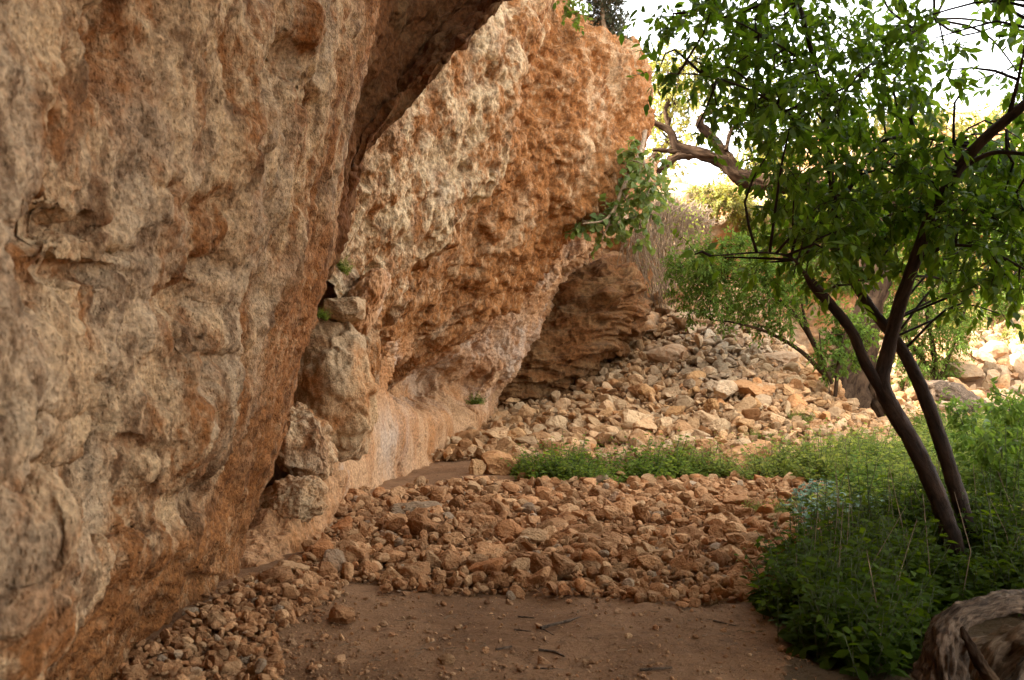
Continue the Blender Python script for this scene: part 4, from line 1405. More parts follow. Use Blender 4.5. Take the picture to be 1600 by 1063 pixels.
limbs.append(('branch', wl([(4.8, 6.0, 3.9, .03), (5.4, 5.6, 3.0, .025), (5.8, 5.3, 2.2, .015)])))
LIMB_K = 0.70
for x, y, z, r in CLW:
    clumps.append((800 + x / y * F, HOR - (z - CAMZ) / y * F, y, r / y * F))
build_tree(tree, limbs, clumps, M['leaf'], M['bark'], rt, 0.17, 7, 0.088, 0.044, 9.0, 0.42, 0.22, twr=0.007)

LIMB_K = 1.0
# old carob behind
old = empty('old_tree', P(1318, 655, 22))
tag(old, 'old tree with a thick twisted dark trunk and long crooked limb behind the scree', 'tree')
limbs = [('root', [(1345, 560, 21.1, .26), (1312, 612, 20.9, .24), (1285, 655, 20.7, .2), (1262, 690, 20.5, .12)]), ('root', [(1340, 560, 21.1, .2), (1362, 610, 20.9, .2), (1385, 650, 20.7, .16), (1410, 680, 20.5, .08)]),
         ('trunk', [(1300, 700, 21, .74), (1308, 645, 21, .64), (1322, 600, 21.1, .50), (1343, 545, 21.2, .40), (1358, 490, 21.4, .33), (1372, 420, 21.7, .30), (1372, 360, 22, .28), (1384, 318, 22.2, .24), (1410, 290, 22.4, .2), (1450, 250, 22.6, .14)]),
         ('branch', [(1372, 370, 22, 0.187), (1330, 318, 22.3, 0.194), (1255, 293, 22.8, 0.202), (1185, 284, 23, 0.202), (1152, 272, 23, 0.180), (1125, 250, 23, 0.151), (1085, 240, 23, 0.137), (1058, 228, 23, 0.115), (1046, 205, 23, 0.086), (1015, 190, 23, 0.065), (990, 185, 23, 0.036)]),
         ('branch', [(1085, 242, 23, 0.094), (1056, 246, 22.9, 0.094), (1030, 266, 22.8, 0.079), (1012, 250, 22.8, 0.058)]),
         ('branch', [(1075, 240, 23, 0.072), (1045, 236, 22.9, 0.058), (1020, 234, 22.8, 0.036)]),
         ('branch', [(1150, 270, 23, 0.130), (1132, 238, 23.1, 0.115), (1105, 208, 23.2, 0.101), (1094, 195, 23.2, 0.094), (1100, 180, 23.2, 0.058), (1130, 172, 23.3, 0.036), (1160, 180, 23.3, 0.029)]),
         ('branch', [(1134, 236, 23, 0.058), (1142, 205, 23.1, 0.043), (1160, 188, 23.2, 0.036), (1175, 170, 23.3, 0.022)]),
         ('branch', [(1048, 210, 23, 0.050), (1040, 170, 23.2, 0.043), (1060, 130, 23.4, 0.029), (1050, 90, 23.5, 0.022)])]
CLo = [(1030, 120, 28), (1070, 110, 34), (1050, 160, 26), (1110, 140, 28), (1030, 180, 18), (1150, 150, 24), (1170, 200, 20), (1090, 90, 28), (1200, 150, 30), (1240, 240, 34), (1420, 240, 40),
       (1470, 200, 40), (1330, 220, 40), (1280, 180, 40), (1380, 170, 40), (1500, 260, 36), (1340, 290, 30), (1440, 300, 36), (1540, 290, 30)]
ro = np.random.default_rng(222)
build_tree(old, limbs, [(a, b, 23 + ro.uniform(-1.2, 1.2), r) for a, b, r in CLo], M['yellow'], M['oldbark'], ro, 0.38, 8, 0.13, 0.055, 26.0, 0.3, 0.95, 28, True, 'leaf', 0.02)


def shrub(name, label, base, stems, clumps, leaf, bark, seed, slen, nleaf, ll, lw, dens, droop=0.2, twr=0.01, shape='leaf', cat='shrub', group=None):
    e = empty(name, base)
    tag(e, label, cat, group)
    build_tree(e, [('stem', s) for s in stems], clumps, leaf, bark, np.random.default_rng(seed), slen, nleaf, ll, lw, dens, droop, 0.1, 8, True, shape, twr)
    return e


# shrub leaning over the scree
S1 = [[(1292, 615, 19.2, .07), (1285, 570, 19.2, .06), (1262, 520, 19.3, .05), (1225, 475, 19.4, .035), (1170, 445, 19.5, .02), (1110, 425, 19.5, .01)],
      [(1288, 585, 19.2, .05), (1250, 548, 19.2, .04), (1200, 520, 19.2, .03), (1150, 505, 19.2, .02), (1110, 500, 19.2, .01)],
      [(1275, 545, 19.2, .04), (1258, 500, 19.2, .03), (1250, 450, 19.3, .02)]]
C1 = [(1065, 415, 26), (1100, 400, 30), (1140, 400, 30), (1090, 440, 30), (1130, 440, 34), (1175, 430, 32), (1215, 440, 28), (1110, 470, 26), (1150, 478, 28), (1195, 470, 28), (1240, 470, 24), (1070, 460, 18),
      (1080, 490, 14), (1225, 500, 22), (1190, 510, 16), (1255, 440, 20), (1130, 510, 12), (1160, 380, 22), (1200, 400, 24)]
r3 = np.random.default_rng(31)
shrub('shrub', 'light green shrub leaning left over the crest of the scree', P(1292, 615, 19.2), S1, [(a, b, 19.4 + r3.uniform(-.6, .6), r) for a, b, r in C1], M['shrub'], M['oldbark'], 31, 0.24, 9, 0.085, 0.036, 42, 0.15)
S2 = [[(1305, 620, 18.6, .04), (1310, 570, 18.6, .035), (1318, 530, 18.6, .02), (1330, 500, 18.6, .01)], [(1300, 600, 18.6, .03), (1285, 560, 18.6, .02), (1280, 520, 18.6, .01)]]
C2 = [(1300, 520, 22), (1330, 505, 22), (1285, 550, 16), (1320, 550, 24), (1350, 525, 20), (1300, 580, 14), (1345, 560, 14), (1310, 490, 18)]
shrub('shrub', 'small bright green bush at the foot of the old trunk', P(1305, 620, 18.6), S2, [(a, b, 18.6 + r3.uniform(-.4, .4), r) for a, b, r in C2], M['shrub'], M['oldbark'], 32, 0.18, 9, 0.085, 0.04, 22, 0.3)
S3 = [[(1465, 615, 24, .08), (1460, 560, 24, .07), (1450, 500, 24, .05), (1440, 440, 24, .03)], [(1465, 600, 24, .06), (1490, 540, 24, .04), (1510, 480, 24, .02)], [(1462, 590, 24, .05), (1420, 530, 24, .04), (1400, 480, 24, .02)]]
C3 = [(1400, 470, 34), (1440, 450, 36), (1480, 460, 34), (1510, 490, 24), (1420, 510, 34), (1465, 510, 38), (1500, 530, 24), (1440, 560, 32), (1475, 570, 24), (1405, 550, 24), (1420, 590, 20), (1380, 500, 22), (1450, 400, 30), (1400, 420, 30), (1495, 430, 24)]
shrub('shrub', 'tall green bush behind the crossing stems, right of the old trunk', P(1465, 615, 24), S3, [(a, b, 24 + r3.uniform(-.8, .8), r) for a, b, r in C3], M['shrub'], M['oldbark'], 33, 0.30, 10, 0.10, 0.04, 36, 0.2)
for kk, (bx, by, Yb, hh, lab) in enumerate([(1585, 860, 8.6, 190, 'tall leafy bush at the right edge behind the tree foot'), (1625, 800, 10.0, 190, 'tall leafy bush at the right edge beside the sunlit rubble'), (1545, 760, 11.5, 130, 'leafy bush right of the crossing stems before the fallen grey trunk')]):
    rk = np.random.default_rng(500 + kk)
    st = [[(bx + rk.uniform(-20, 20), by, Yb, .012), (bx + dx * .5, by - hh * .5, Yb, .009), (bx + dx, by - hh, Yb + rk.uniform(-.2, .2), .004)] for dx in (-55, -25, 5, 35, 60)]
    cl = [(bx + rk.uniform(-65, 70), by - hh * rk.uniform(0.15, 1.0), Yb + rk.uniform(-.35, .35), 22) for _ in range(26)]
    shrub('leafy_bush', lab, P(bx, by, Yb), st, cl, M['shrub'], M['stem'], 510 + kk, 0.12, 9, 0.075, 0.036, 7, 0.15, 0.005, 'leaf', 'bush')
# fig hanging from the prow
S4 = [[(1010, 190, 17.6, .05), (1000, 240, 16.6, .04), (975, 290, 16.0, .03), (950, 340, 15.8, .02), (910, 350, 15.6, .01)], [(1000, 235, 16.6, .03), (1015, 290, 16.2, .02), (1000, 350, 16, .012)],
      [(985, 270, 16.2, .025), (960, 330, 15.9, .015), (940, 375, 15.8, .008)]]
C4 = [(990, 240, 20), (1010, 260, 22), (975, 275, 22), (1000, 295, 26), (1025, 290, 18), (975, 315, 22), (955, 330, 20), (935, 345, 18), (910, 350, 16), (990, 340, 20), (1010, 320, 20), (965, 360, 14), (940, 372, 10), (1030, 240, 12), (1000, 365, 12), (1035, 310, 12)]
shrub('hanging_fig', 'fresh green broad leaved branch hanging from the lip of the orange cliff', P(1010, 190, 17.6), S4, [(a, b, 16.1 + r3.uniform(-.4, .4), r) for a, b, r in C4], M['fig'], M['twig'], 34, 0.22, 6, 0.10, 0.085, 15, 0.6, 0.012, 'lobe', 'hanging plant')
# shrubs on the cliff top
C5 = [(944, 14, 24), (962, 32, 20), (955, 52, 15), (970, 56, 10), (930, -12, 24), (956, -8, 22), (918, -40, 26), (938, 32, 14)]
shrub('cliff_shrub', 'dense dark grey green shrub on top of the cliff', P(945, 62, 17.6), [[(945, 70, 17.6, .06), (943, 40, 17.6, .05), (940, 5, 17.6, .03)]], [(a, b, 17.6 + r3.uniform(-.4, .4), r) for a, b, r in C5], M['greyleaf'], M['twig'], 35, 0.14, 12, 0.05, 0.024, 40, -0.1)
C6 = [(890, 8, 12), (905, 18, 12), (900, 35, 8), (880, -8, 12), (912, 2, 10)]
shrub('cliff_plant', 'small leafy green plant left of the dark shrub on the cliff top', P(900, 40, 15.6), [[(905, 45, 15.7, .02), (900, 25, 15.5, .015), (893, 5, 15.4, .01)]], [(a, b, 15.4 + r3.uniform(-.2, .2), r) for a, b, r in C6], M['shrub'], M['twig'], 36, 0.14, 6, 0.09, 0.05, 14, 0.3)
# sunlit trees beyond
FT = [('far_tree', 'yellow green sunlit tree above the cliff beside the rocky prow', 1000, 300, 36, [(1010, 130, 30), (1040, 110, 36), (1020, 180, 30), (1060, 170, 30), (1045, 220, 28), (1080, 210, 26), (1020, 240, 24), (1090, 140, 30), (1050, 260, 24)]),
      ('far_tree', 'yellow green sunlit tree on the far cliff at the right edge', 1560, 300, 38, [(1560, 190, 34), (1600, 180, 40), (1530, 220, 34), (1580, 230, 40), (1500, 240, 30), (1620, 240, 40), (1550, 260, 34), (1600, 290, 34), (1650, 200, 44), (1700, 240, 50)]),
      ('far_tree', 'yellow green sunlit tree on the far cliff behind the nearest tree', 1440, 300, 38, [(1440, 190, 34), (1470, 210, 34), (1410, 220, 34), (1450, 250, 34), (1380, 240, 34), (1490, 270, 30), (1420, 280, 30), (1340, 250, 34), (1300, 280, 30)]),
      ('far_tree', 'yellow green sunlit tree above the gully between fig and nearest tree', 1190, 300, 37, [(1170, 230, 28), (1200, 220, 30), (1190, 260, 28), (1150, 260, 22), (1230, 250, 30), (1220, 290, 24), (1160, 290, 20)])]
for i, (nm, lab, bx, by, Yt, cl) in enumerate(FT):
    cx = sum(c[0] for c in cl) / len(cl)
    shrub(nm, lab, P(bx, by + 25, Yt), [[(bx, by + 25, Yt, .2), (bx + 4, by - 30, Yt, .17), (cx, by - 80, Yt, .1)], [(bx + 3, by - 20, Yt, .12), ((bx + cx) / 2 - 20, by - 60, Yt, .07)]],
          [(a, b, Yt + r3.uniform(-1.2, 1.2), r) for a, b, r in cl], M['yellow'], M['oldbark'], 40 + i, 0.5, 9, 0.17, 0.08, 22, 0.2, 0.03, 'leaf', 'tree')

# bushes on the gully slope
BUSH = [(1500, 500, 29, 30), (1575, 470, 30, 34), (1620, 520, 28, 40), (1200, 300, 31, 30), (1330, 310, 32, 40), (1400, 300, 33, 40), (1480, 310, 33.2, 40), (1550, 300, 33.2, 40), (1620, 290, 32.8, 40), (1500, 430, 31.5, 34), (1330, 430, 31.5, 34), (1120, 318, 28, 34), (1160, 325, 28.5, 30), (1185, 345, 29, 34), (1230, 330, 30, 40), (1290, 350, 31, 40), (1560, 380, 32, 40), (1350, 370, 32, 44), (1420, 350, 32.5, 40), (1500, 360, 32.5, 36), (1610, 350, 32, 44),
        (1190, 400, 28.5, 26), (1260, 410, 30, 30)]
BLAB = ['green bush on the sunlit rubble just right of the tall green bush', 'green bush under the orange ledge at the right', 'green bush beside the sunlit rubble at the far right edge', 'green bush high on the far cliff under the crooked limb', 'green bush high on the far cliff behind the upper left of the crown', 'green bush high on the far cliff behind the crown centre', 'green bush high on the far cliff behind the right branch', 'green bush high on the far cliff beside the right branch', 'green bush high on the far cliff at the right edge', 'green bush at the top of the sunlit rubble right of the stems', 'green bush at the foot of the far cliff behind the old trunk', 'green bush at the top of the gully slope left of the hollow', 'green bush hanging over the orange hollow in the gully', 
        'green bush right of the orange hollow on the far cliff', 'round green bush on the far cliff behind the leaning shrub', 'green bush on the far cliff behind the second stem', 'green bush on the sunlit far cliff at right',
        'green bush on the far cliff behind the old trunk', 'green bush on the far cliff above the tall green bush', 'green bush on the far cliff right of the nearest stems', 'green bush on the far cliff at the right edge',
        'green bush on the gully floor behind the leaning shrub', 'green bush low on the far cliff behind the leaning shrub']
for i, ((a, b, Yb, r), lab) in enumerate(zip(BUSH, BLAB)):
    cl = [(a + r3.uniform(-.8, .8) * r, b + r3.uniform(-.5, .5) * r, Yb - 0.3 + r3.uniform(-.5, .3), r * 0.5) for _ in range(7)]
    shrub('bush', lab, P(a, b + r, Yb), [[(a, b + r, Yb, .05), (a, b, Yb, .04), (a + 5, b - r * .5, Yb, .02)]], cl, M['shrub'] if i % 3 == 1 else M['yellow'], M['twig'], 60 + i, 0.32, 9, 0.13, 0.05, 36, 0.1, 0.015, 'leaf', 'bush', 'bushes on the far cliff')

# dry vines: a cascade of bare stems
rv = np.random.default_rng(77)
tl = []
for i in range(420):
    x0 = rv.uniform(992, 1112)
    y0 = 300 + (x0 - 1000) * 0.32 + rv.uniform(-14, 14)
    Y0 = np.interp(x0, [990, 1050, 1110], [23.2, 24.6, 26.4]) - rv.uniform(0.1, 0.7)
    ln = rv.uniform(50, 175) * (0.6 if x0 > 1070 else 1)
    sl = rv.uniform(-0.22, 0.15)
    pts = []
    for t in np.linspace(0, 1, 6):
        pts.append(P(x0 + sl * ln * t + rv.normal() * 5 - 12 * math.sin(t * 3), y0 + ln * t ** 0.9 - 14 * math.sin(t * 3.1) * rv.uniform(.3, 1.2), Y0 - 0.5 * math.sin(t * 2.2) + rv.normal() * 0.05))
    tl.append(tube(pts, np.linspace(0.013, 0.006, 6), 4))
V, Fl = join_tubes(tl)
dv = empty('dry_vine', P(1050, 310, 24.6))
tag(dv, 'curtain of bare grey brown vine stems hanging right of the dark outcrop', 'vine')
child('stems', new_mesh('stems', V, Fl, None, [M['twig']]), dv)
n = 500
pb = np.array([P(rv.uniform(995, 1100), rv.uniform(305, 460), 23.8 + rv.uniform(-.6, .6)) for _ in range(n)])
V, Fc, T = leaves(pb, rv.normal(size=(n, 3)), rv.normal(size=(n, 3)), rv.uniform(.06, .12, n), rv.uniform(.03, .06, n))
child('leaf_sprays', new_mesh('leaf_sprays', V, [Fc], {'tint': T}, [M['weedlight']]), dv)


# ---- weeds
def weed_mesh(seed, pos, h, nstem, leaf_n, ll, lw, spread, lean=0.25):
    """pos (n,3) plants -> leaf arrays + stems, all vectorised"""
    r = np.random.default_rng(seed)
    n = len(pos)
    b = np.repeat(pos, nstem, 0) + np.c_[r.normal(size=(n * nstem, 2)) * spread, np.zeros(n * nstem)]
    H = np.repeat(h, nstem) * r.uniform(0.55, 1.1, n * nstem)
    d = unit(np.c_[r.normal(size=(n * nstem, 2)) * lean, np.ones(n * nstem)])
    tip = b + d * H[:, None]
    t = np.linspace(0.12, 1.0, leaf_n) ** 0.8
    p = b[:, None] + (d * H[:, None])[:, None] * t[None, :, None]
    ang = np.arange(leaf_n)[None] * 2.4 + r.uniform(0, 6.28, (n * nstem, 1))
    ld = np.stack([np.cos(ang), np.sin(ang), r.uniform(-0.3, 0.55, ang.shape)], -1)
    ln = ll * r.uniform(0.6, 1.2, ang.shape) * (1.15 - 0.6 * t[None])
    up = unit(np.array([0, 0, 1.0]) + r.normal(size=ld.shape) * 0.35)
    return (p.reshape(-1, 3), ld.reshape(-1, 3), up.reshape(-1, 3), ln.ravel(), (ln * lw / ll).ravel()), b, tip


def weed_obj(name, seed, pos, h, nstem, leaf_n, ll, lw, spread, mat, parent=None, lean=0.25, shape='leaf', sr=0.004, ptint=None):
    L, b, tip = weed_mesh(seed, pos, h, nstem, leaf_n, ll, lw, spread, lean)
    tt = None
    if ptint is not None:
        tt = np.repeat(ptint, nstem * leaf_n)
        tt = np.clip(tt * 0.7 + RNG.uniform(-0.1, 0.4, len(tt)), 0, 1)
    V, Fc, T = leaves(*L, shape=shape, curl=0.3, tint=tt)
    V2, Fq = thin_tubes(b, tip, sr, sr * 0.5, 3)
    mi = np.concatenate([np.zeros(len(Fc)), np.ones(len(Fq))])
    me = new_mesh(name, np.concatenate([V, V2]), [Fc, Fq + len(V)], {'tint': np.concatenate([T, np.zeros(len(V2))])}, [mat, M['stem']], True, mi)
    return me


def scatter(poly, n, seed, yr=None):
    r = np.random.default_rng(seed)
    c = np.c_[r.uniform(0.5, 14, n * 150), r.uniform(4.2, 24, n * 150)]
    z = hterr(c[:, 0], c[:, 1], False)
    a, b = pix(np.c_[c, z])
    ok = poly_test(a, b, poly)
    return np.c_[c, z][ok][:n]


# ground cover, one mass per kind
def domes(cent, seed, Rr, Hr, dens):
    """plants gathered in bushy mounds; one tint per mound"""
    r = np.random.default_rng(seed)
    P_, H_, T_ = [], [], []
    for c in cent:
        R0, H0, t0 = r.uniform(*Rr), r.uniform(*Hr), r.uniform(0, 1)
        n = max(4, int(dens * R0 * R0))
        a, q = r.uniform(0, 6.28, n), np.sqrt(r.uniform(0, 1, n))
        x, y = c[0] + R0 * q * np.cos(a), c[1] + R0 * q * np.sin(a)
        P_.append(np.c_[x, y, hterr(x, y, False)])
        H_.append(H0 * np.sqrt(1.04 - q * q) * r.uniform(0.75, 1.1, n) + 0.04)
        T_.append(np.full(n, t0))
    return np.concatenate(P_), np.concatenate(H_), np.concatenate(T_)


GC1 = [(1260, 770), (1300, 722), (1380, 690), (1480, 675), (1700, 645), (1800, 900), (1560, 900), (1420, 860), (1340, 830), (1290, 800)]
for nm, seed, n, Rr, Hr, mat, lab, ll in [('undergrowth', 301, 120, (.28, .6), (.25, .7), 'weedlight', 'light yellow green bushy undergrowth covering the ground at right', .095),
                                          ('undergrowth', 311, 60, (.15, .4), (.2, .6), 'shrub', 'fresh green bushy undergrowth between the paler weeds at right', .10),
                                          ('undergrowth', 312, 40, (.2, .4), (.4, .8), 'weed', 'darker green upright undergrowth among the pale weeds at right', .11)]:
    pd, hd, td = domes(scatter(GC1, n, seed), seed + 5, Rr, Hr, 150)
    o = link(nm, weed_obj(nm, seed, pd, hd, 4, 10, ll, ll * 0.58, 0.06, M[mat], lean=0.6, ptint=td, sr=0.0025))
    tag(o, lab, 'undergrowth', kind='stuff')
GC2 = [(1250, 800), (1270, 775), (1370, 775), (1420, 800), (1400, 830), (1260, 832)]
p2 = np.concatenate([scatter(GC2, 160, 302), scatter([(1480, 700), (1620, 690), (1640, 790), (1500, 790)], 220, 303)])
o = link('mallow_leaves', weed_obj('mallow_leaves', 2, p2, np.full(len(p2), 0.24), 3, 5, 0.085, 0.08, 0.06, M['mallow'], shape='lobe', lean=0.5))
tag(o, 'low bluish green round leaved ground cover among the light undergrowth', 'ground cover', kind='stuff')
GC3 = [(1262, 940), (1275, 895), (1310, 860), (1400, 845), (1700, 850), (1800, 1250), (1330, 1250), (1270, 1010)]
c3 = scatter(GC3, 150, 304)
q3 = pix(c3)
c3 = c3[~((q3[0] > 1390) & (q3[1] > 960)) & (c3[:, 1] > 5.0) & ~((q3[0] > 1400) & (q3[0] < 1620) & (c3[:, 1] < 7.5))]
p3, h3, t3 = domes(c3, 305, (.18, .36), (.3, .66), 280)
c5 = scatter([(1390, 900), (1620, 900), (1640, 940), (1400, 965)], 40, 308)
p5, h5, t5 = domes(c5, 309, (.15, .28), (.14, .26), 300)
p3, h3, t3 = np.concatenate([p3, p5]), np.concatenate([h3, h5]), np.concatenate([t3, t5])
p4 = scatter(GC3, 500, 306)
q4 = pix(p4)
p4 = p4[~((q4[0] > 1400) & (q4[1] > 955)) & (p4[:, 1] > 4.9)]
p3 = np.concatenate([p3, p4])
h3 = np.concatenate([h3, np.full(len(p4), 0.22)])
t3 = np.concatenate([t3, np.full(len(p4), 0.4)])
o = link('nettles', weed_obj('nettles', 3, p3, h3, 2, 8, 0.118, 0.062, 0.05, M['weed'], lean=0.4, ptint=t3))
tag(o, 'dark green nettle like weeds massed around the foot of the nearest tree', 'weeds', kind='stuff')
# dry stalks standing among the greenery
ps = np.concatenate([scatter(GC1, 70, 307), p3[::60]])
rs = np.random.default_rng(9)
Vs, Fs = thin_tubes(ps, ps + np.c_[rs.normal(size=(len(ps), 2)) * 0.12, rs.uniform(.35, .8, len(ps))], 0.004, 0.002, 4, 0.06, rs)
o = link('dry_stalks', new_mesh('dry_stalks', Vs, [Fs], None, [M['twig']]))
tag(o, 'thin dry stalks sticking up out of the undergrowth at right', 'stalks', kind='stuff')

# taller weeds one can tell apart
wp = []
rw = np.random.default_rng(310)
protoW = [weed_obj('tall_weed', 320 + i, np.zeros((1, 3)), np.array([0.72]), 4, 15, 0.10, 0.045, 0.05, M['weed'], lean=0.2, sr=0.005) for i in range(4)]
TW = [(1250, 900, 'tall weed at the left edge of the dark weeds, over the stones', .8), (1290, 880, 'tall weed with arching tip behind the left edge of the dark weeds', .9), (1345, 870, 'tall weed standing left of the crossing stems', 1.1),
      (1400, 850, 'tall weed in the middle of the dark weeds', 1.05), (1440, 860, 'tall weed just left of the tree foot', .7), (1470, 925, 'low weed in front of the tree foot', .5), (1330, 930, 'tall weed at the front of the dark weeds', .9),
      (1370, 960, 'low dark weed beside the fallen log', .8), (1560, 900, 'tall weed right of the tree foot', 1.0), (1580, 840, 'tall weed at the right edge behind the tree foot', 1.2), (1545, 800, 'tall weed right of the crossing stems', 1.2), (1270, 985, 'dark weed at the left front corner of the weeds', .6)]
for i, (a, b, lab, s) in enumerate(TW):
    c = ground_at(a, b)
    o = link('tall_weed', protoW[i % 4])
    o.location = c
    o.rotation_euler = (0, 0, rw.uniform(0, 6))
    o.scale = (s, s, s)
    tag(o, lab, 'weed', 'tall weeds round the nearest tree')

# low bushy weeds in front of the scree
protoB = [weed_obj('bushy_weed', 340 + i, np.random.default_rng(i).normal(size=(26, 3)) * np.array([0.12, 0.12, 0]), np.random.default_rng(i + 50).uniform(0.12, 0.5, 26), 4, 9, 0.075, 0.045, 0.05, M['strip'] if i < 2 else M['weedlight'], lean=0.6, sr=0.003) for i in range(4)]
BW = [(850, 750, 1.0, 0, 'leftmost low green weed bush before the orange boulders'), (885, 752, 1.25, 1, 'dark green weed bush in front of the wide orange boulder'), (925, 758, .9, 0, 'low weed bush at the front of the green strip'),
      (990, 752, 1.2, 0, 'thick weed bush in the middle of the green strip'), (1030, 748, 1.25, 1, 'tall thick weed bush right of the middle of the strip'),
      (1080, 738, 1.1, 3, 'weed bush below the leaning grey slab'), (1115, 745, 1.1, 2, 'light green weed bush at the foot of the long pale slab'), 
      (1185, 755, 1.1, 2, 'round light green weed bush alone at the front right of the strip'), (1215, 742, 1.35, 2, 'largest round light green weed bush right of the strip'), (1240, 742, .8, 0, 'dark weed bush behind the largest round one'),
      (1178, 692, .55, 2, 'small green tuft among the rocks above the long pale slab'), (1248, 662, .55, 2, 'small green tuft high on the scree left of the old trunk'), (1200, 700, .4, 2, 'tiny green tuft between pale rocks'),
      (1185, 812, .4, 3, 'small bluish plant at the right of the rubble bed'), (1225, 815, .4, 3, 'second small plant at the right of the rubble bed by the weeds'), (745, 632, .45, 1, 'small dark plant in the corner of the cave wall'),
      (830, 742, .7, 0, 'small weed beside the large orange boulder'), (1300, 745, 1.4, 2, 'light green bush left of the nearest stems behind the rubble'), (1330, 720, 1.3, 3, 'pale green bush below the old trunk'), (1280, 760, 1.2, 2, 'light bush at the left edge of the undergrowth'),
      (905, 742, 1.1, 0, 'weed bush behind the dark green one at the left of the strip'), (1060, 752, .9, 1, 'low weed bush at the front of the strip right of its middle')]
for i, (a, b, s, k, lab) in enumerate(BW):
    c = ground_at(a, b)
    o = link('bushy_weed', protoB[k])
    o.location = c if a != 745 else P(743, 632, 17.0)
    o.rotation_euler = (0, 0, rw.uniform(0, 6))
    v_ = rw.uniform(0.8, 1.2)
    o.scale = (s * 1.25, s * 1.25, s * 1.2 * v_)
    tag(o, lab, 'weed', 'low weed bushes before the scree')

# little plants in the cleft
for (a, b, Yp, s, lab) in [(535, 425, 9.7, .38, 'bright green fern like tuft above the small flat topped block'), (500, 497, 9.0, .25, 'small dark tuft left of the small flat topped block')]:
    o = link('cleft_plant', protoB[2] if s > .3 else protoB[0])
    o.location = P(a, b, Yp)
    o.rotation_euler = (0.6, 0.3, 1)
    o.scale = (s * .8, s * .8, s * 1.3)
    tag(o, lab, 'plant')

# ---- fallen wood
log = empty('fallen_log', P(1520, 1060, 4.5))
tag(log, 'big weathered fallen log in the bottom right corner', 'log')
p, r = pxline([(1482, 1220, 4.5, .13), (1480, 1090, 4.5, .118), (1477, 1020, 4.52, .10), (1490, 972, 4.56, .07), (1540, 950, 4.6, .05), (1600, 937, 4.7, .052), (1700, 915, 4.9, .06)])
V, q, t = tube(p, r, 80, 0.7, 3, 0.007)
child('limb', new_mesh('limb', V, [q, t], grain(), [M['log']]), log)
p, r = pxline([(1505, 1240, 4.85, .15), (1535, 1095, 4.86, .15), (1575, 1030, 4.9, .14), (1640, 1010, 4.95, .13), (1780, 990, 5.3, .13)])
V, q, t = tube(p, r, 80, 1.0, 9, 0.009)
child('split_wood', new_mesh('split_wood', V, [q, t], grain(), [M['wood']]), log)
p, r = pxline([(1500, 980, 4.5, .014), (1516, 1010, 4.44, .022), (1540, 1050, 4.4, .026), (1575, 1100, 4.36, .03), (1600, 1160, 4.33, .03)])
V, q, t = tube(p, r, 24, 0.8, 6, 0.006)
child('splinter', new_mesh('splinter', V, [q, t], grain(), [M['oldbark']]), log)
p, r = pxline([(1590, 1220, 4.45, .08), (1592, 1110, 4.5, .085), (1612, 1058, 4.55, .08), (1650, 1035, 4.6, .08), (1730, 1020, 4.7, .08)])
V, q, t = tube(p, r, 56, 0.8, 8, 0.008)
child('root', new_mesh('root', V, [q, t], grain(), [M['log']]), log)

p, r = pxline([(1440, 605, 22.5, .2), (1470, 612, 22.3, .32), (1500, 625, 22, .34), (1535, 645, 21.6, .3), (1570, 665, 21.3, .2)])
V, q, t = tube(p, r * 0.8, 40, 0.8, 4, 0.04)
o = link('fallen_log', new_mesh('fallen_log', V, [q, t], grain(), [M['log']]))
tag(o, 'grey fallen trunk lying in the sun right of the crossing stems', 'log')

Vl, Fl_ = thin_tubes(LITTER[0], LITTER[1], 0.0022, 0.0015, 4, 0.12, np.random.default_rng(5))
o = link('litter', new_mesh('litter', Vl, [Fl_], None, [M['twig']]))
tag(o, 'fine twigs and plant litter strewn over the bare dirt', 'litter', kind='stuff')
STK = [([(845, 985), (880, 975), (930, 962)], .014, 'longest dark stick lying on the bare dirt'), ([(810, 966), (835, 968)], .009, 'short dark stick left of the longest one'),
       ([(842, 1020), (865, 1022), (882, 1030)], .012, 'bent brown stick near the front of the dirt'), ([(775, 1018), (800, 1012)], .010, 'short dark stick left of the bent brown one'),
       ([(835, 1048), (880, 1050)], .013, 'straight dark stick at the very front of the dirt'), ([(803, 986), (830, 988)], .006, 'thin twig below the short dark stick'), ([(846, 984), (866, 994)], .006, 'thin twig touching the longest stick'),
       ([(1000, 1050), (1050, 1046)], .011, 'dark stick at the front right of the dirt'), ([(1115, 972), (1150, 980)], .008, 'thin stick on the dirt near the weeds')]
for L, r0, lab in STK:
    g = [ground_at(a, b) + np.array([0, 0, r0 * 0.7]) for a, b in L]
    V, q, t = tube(g, np.linspace(r0 * 0.8, r0 * 0.4, len(g)), 8, 0.5, 3, 0.02)
    o = link('stick', new_mesh('stick', V, [q, t], grain(), [M['log']]))
    tag(o, lab, 'stick', 'sticks on the dirt')

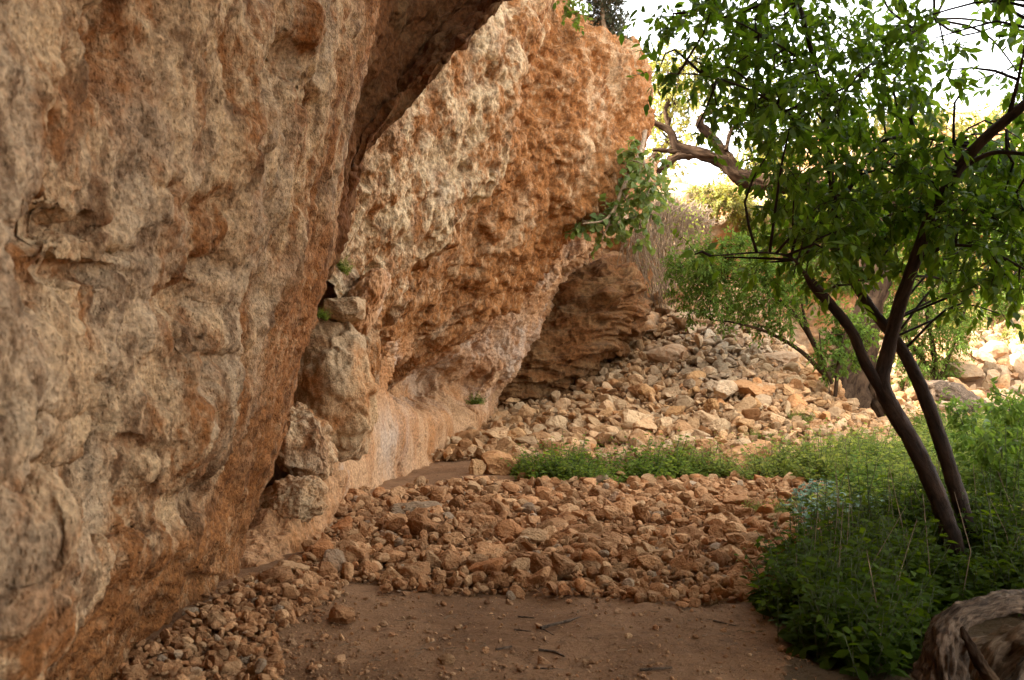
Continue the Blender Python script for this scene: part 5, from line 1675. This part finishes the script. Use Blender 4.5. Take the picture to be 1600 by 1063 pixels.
# ---- prickly pear
cac = empty('prickly_pear', P(1530, 720, 13.5))
tag(cac, 'pale green prickly pear pads rising from the undergrowth at right', 'cactus')
Vi, Fi = ICO[4]
for (a, b, Yc, w, h, tl_) in [(1520, 700, 13.5, .05, .16, .1), (1521, 665, 13.5, .035, .15, -.1), (1543, 665, 13.6, .07, .13, -.5), (1546, 640, 13.6, .055, .10, .3)]:
    W = Vi * np.array([w, 0.03, h])
    W[:, 0] *= 1 + 0.25 * Vi[:, 2]
    c_, s_ = math.cos(tl_), math.sin(tl_)
    W = W @ np.array([[c_, 0, s_], [0, 1, 0], [-s_, 0, c_]]) + P(a, b, Yc)
    child('pad', new_mesh('pad', W, [Fi], {'tint': np.full(len(W), RNG.uniform())}, [M['cactus']]), cac)

# ------------------------------------------------------------------ light, sky, camera
SUN_DIR = np.array([-0.80, -0.20, 0.78])       # towards the sun
SUN_DIR = SUN_DIR / np.linalg.norm(SUN_DIR)
el = math.asin(SUN_DIR[2])
az = math.atan2(SUN_DIR[0], SUN_DIR[1])
w = bpy.data.worlds.new('World')
SC.world = w
w.use_nodes = True
nt = w.node_tree
bg = nt.nodes['Background']
sky = nt.nodes.new('ShaderNodeTexSky')
sky.sky_type = 'NISHITA'
sky.sun_disc = False
sky.sun_elevation = el
sky.sun_rotation = az
sky.air_density = 1.0
sky.dust_density = 4.0
sky.ozone_density = 0.6
hs = nt.nodes.new('ShaderNodeHueSaturation')
hs.inputs['Saturation'].default_value = 0.12
nt.links.new(sky.outputs[0], hs.inputs['Color'])
nt.links.new(hs.outputs[0], bg.inputs['Color'])
bg.inputs['Strength'].default_value = 0.15
sd = bpy.data.lights.new('sun', 'SUN')
sd.energy = 2.0
sd.angle = math.radians(0.5)
sd.color = (1.0, 0.93, 0.82)
so = bpy.data.objects.new('sun', sd)
COL.objects.link(so)
so.rotation_euler = Vector(SUN_DIR).to_track_quat('Z', 'Y').to_euler()

cd = bpy.data.cameras.new('camera')
cam = bpy.data.objects.new('camera', cd)
COL.objects.link(cam)
cam.location = (0, 0, CAMZ)
cam.rotation_euler = (math.radians(90), 0, 0)
cd.lens = 35.0
cd.sensor_width = 36.0
cd.lens = F / 1600 * 36
cd.shift_y = (HOR - 531.5) / 1600
cd.clip_end = 2000
cd.dof.use_dof = True
cd.dof.focus_distance = 9.5
cd.dof.aperture_fstop = 4.0
SC.camera = cam
SC.view_settings.view_transform = 'Standard'
SC.view_settings.look = 'None'
SC.view_settings.exposure = 3.38
SC.view_settings.gamma = 1.0
SC.cycles.max_bounces = 8
SC.cycles.diffuse_bounces = 5
SC.cycles.use_denoising = True
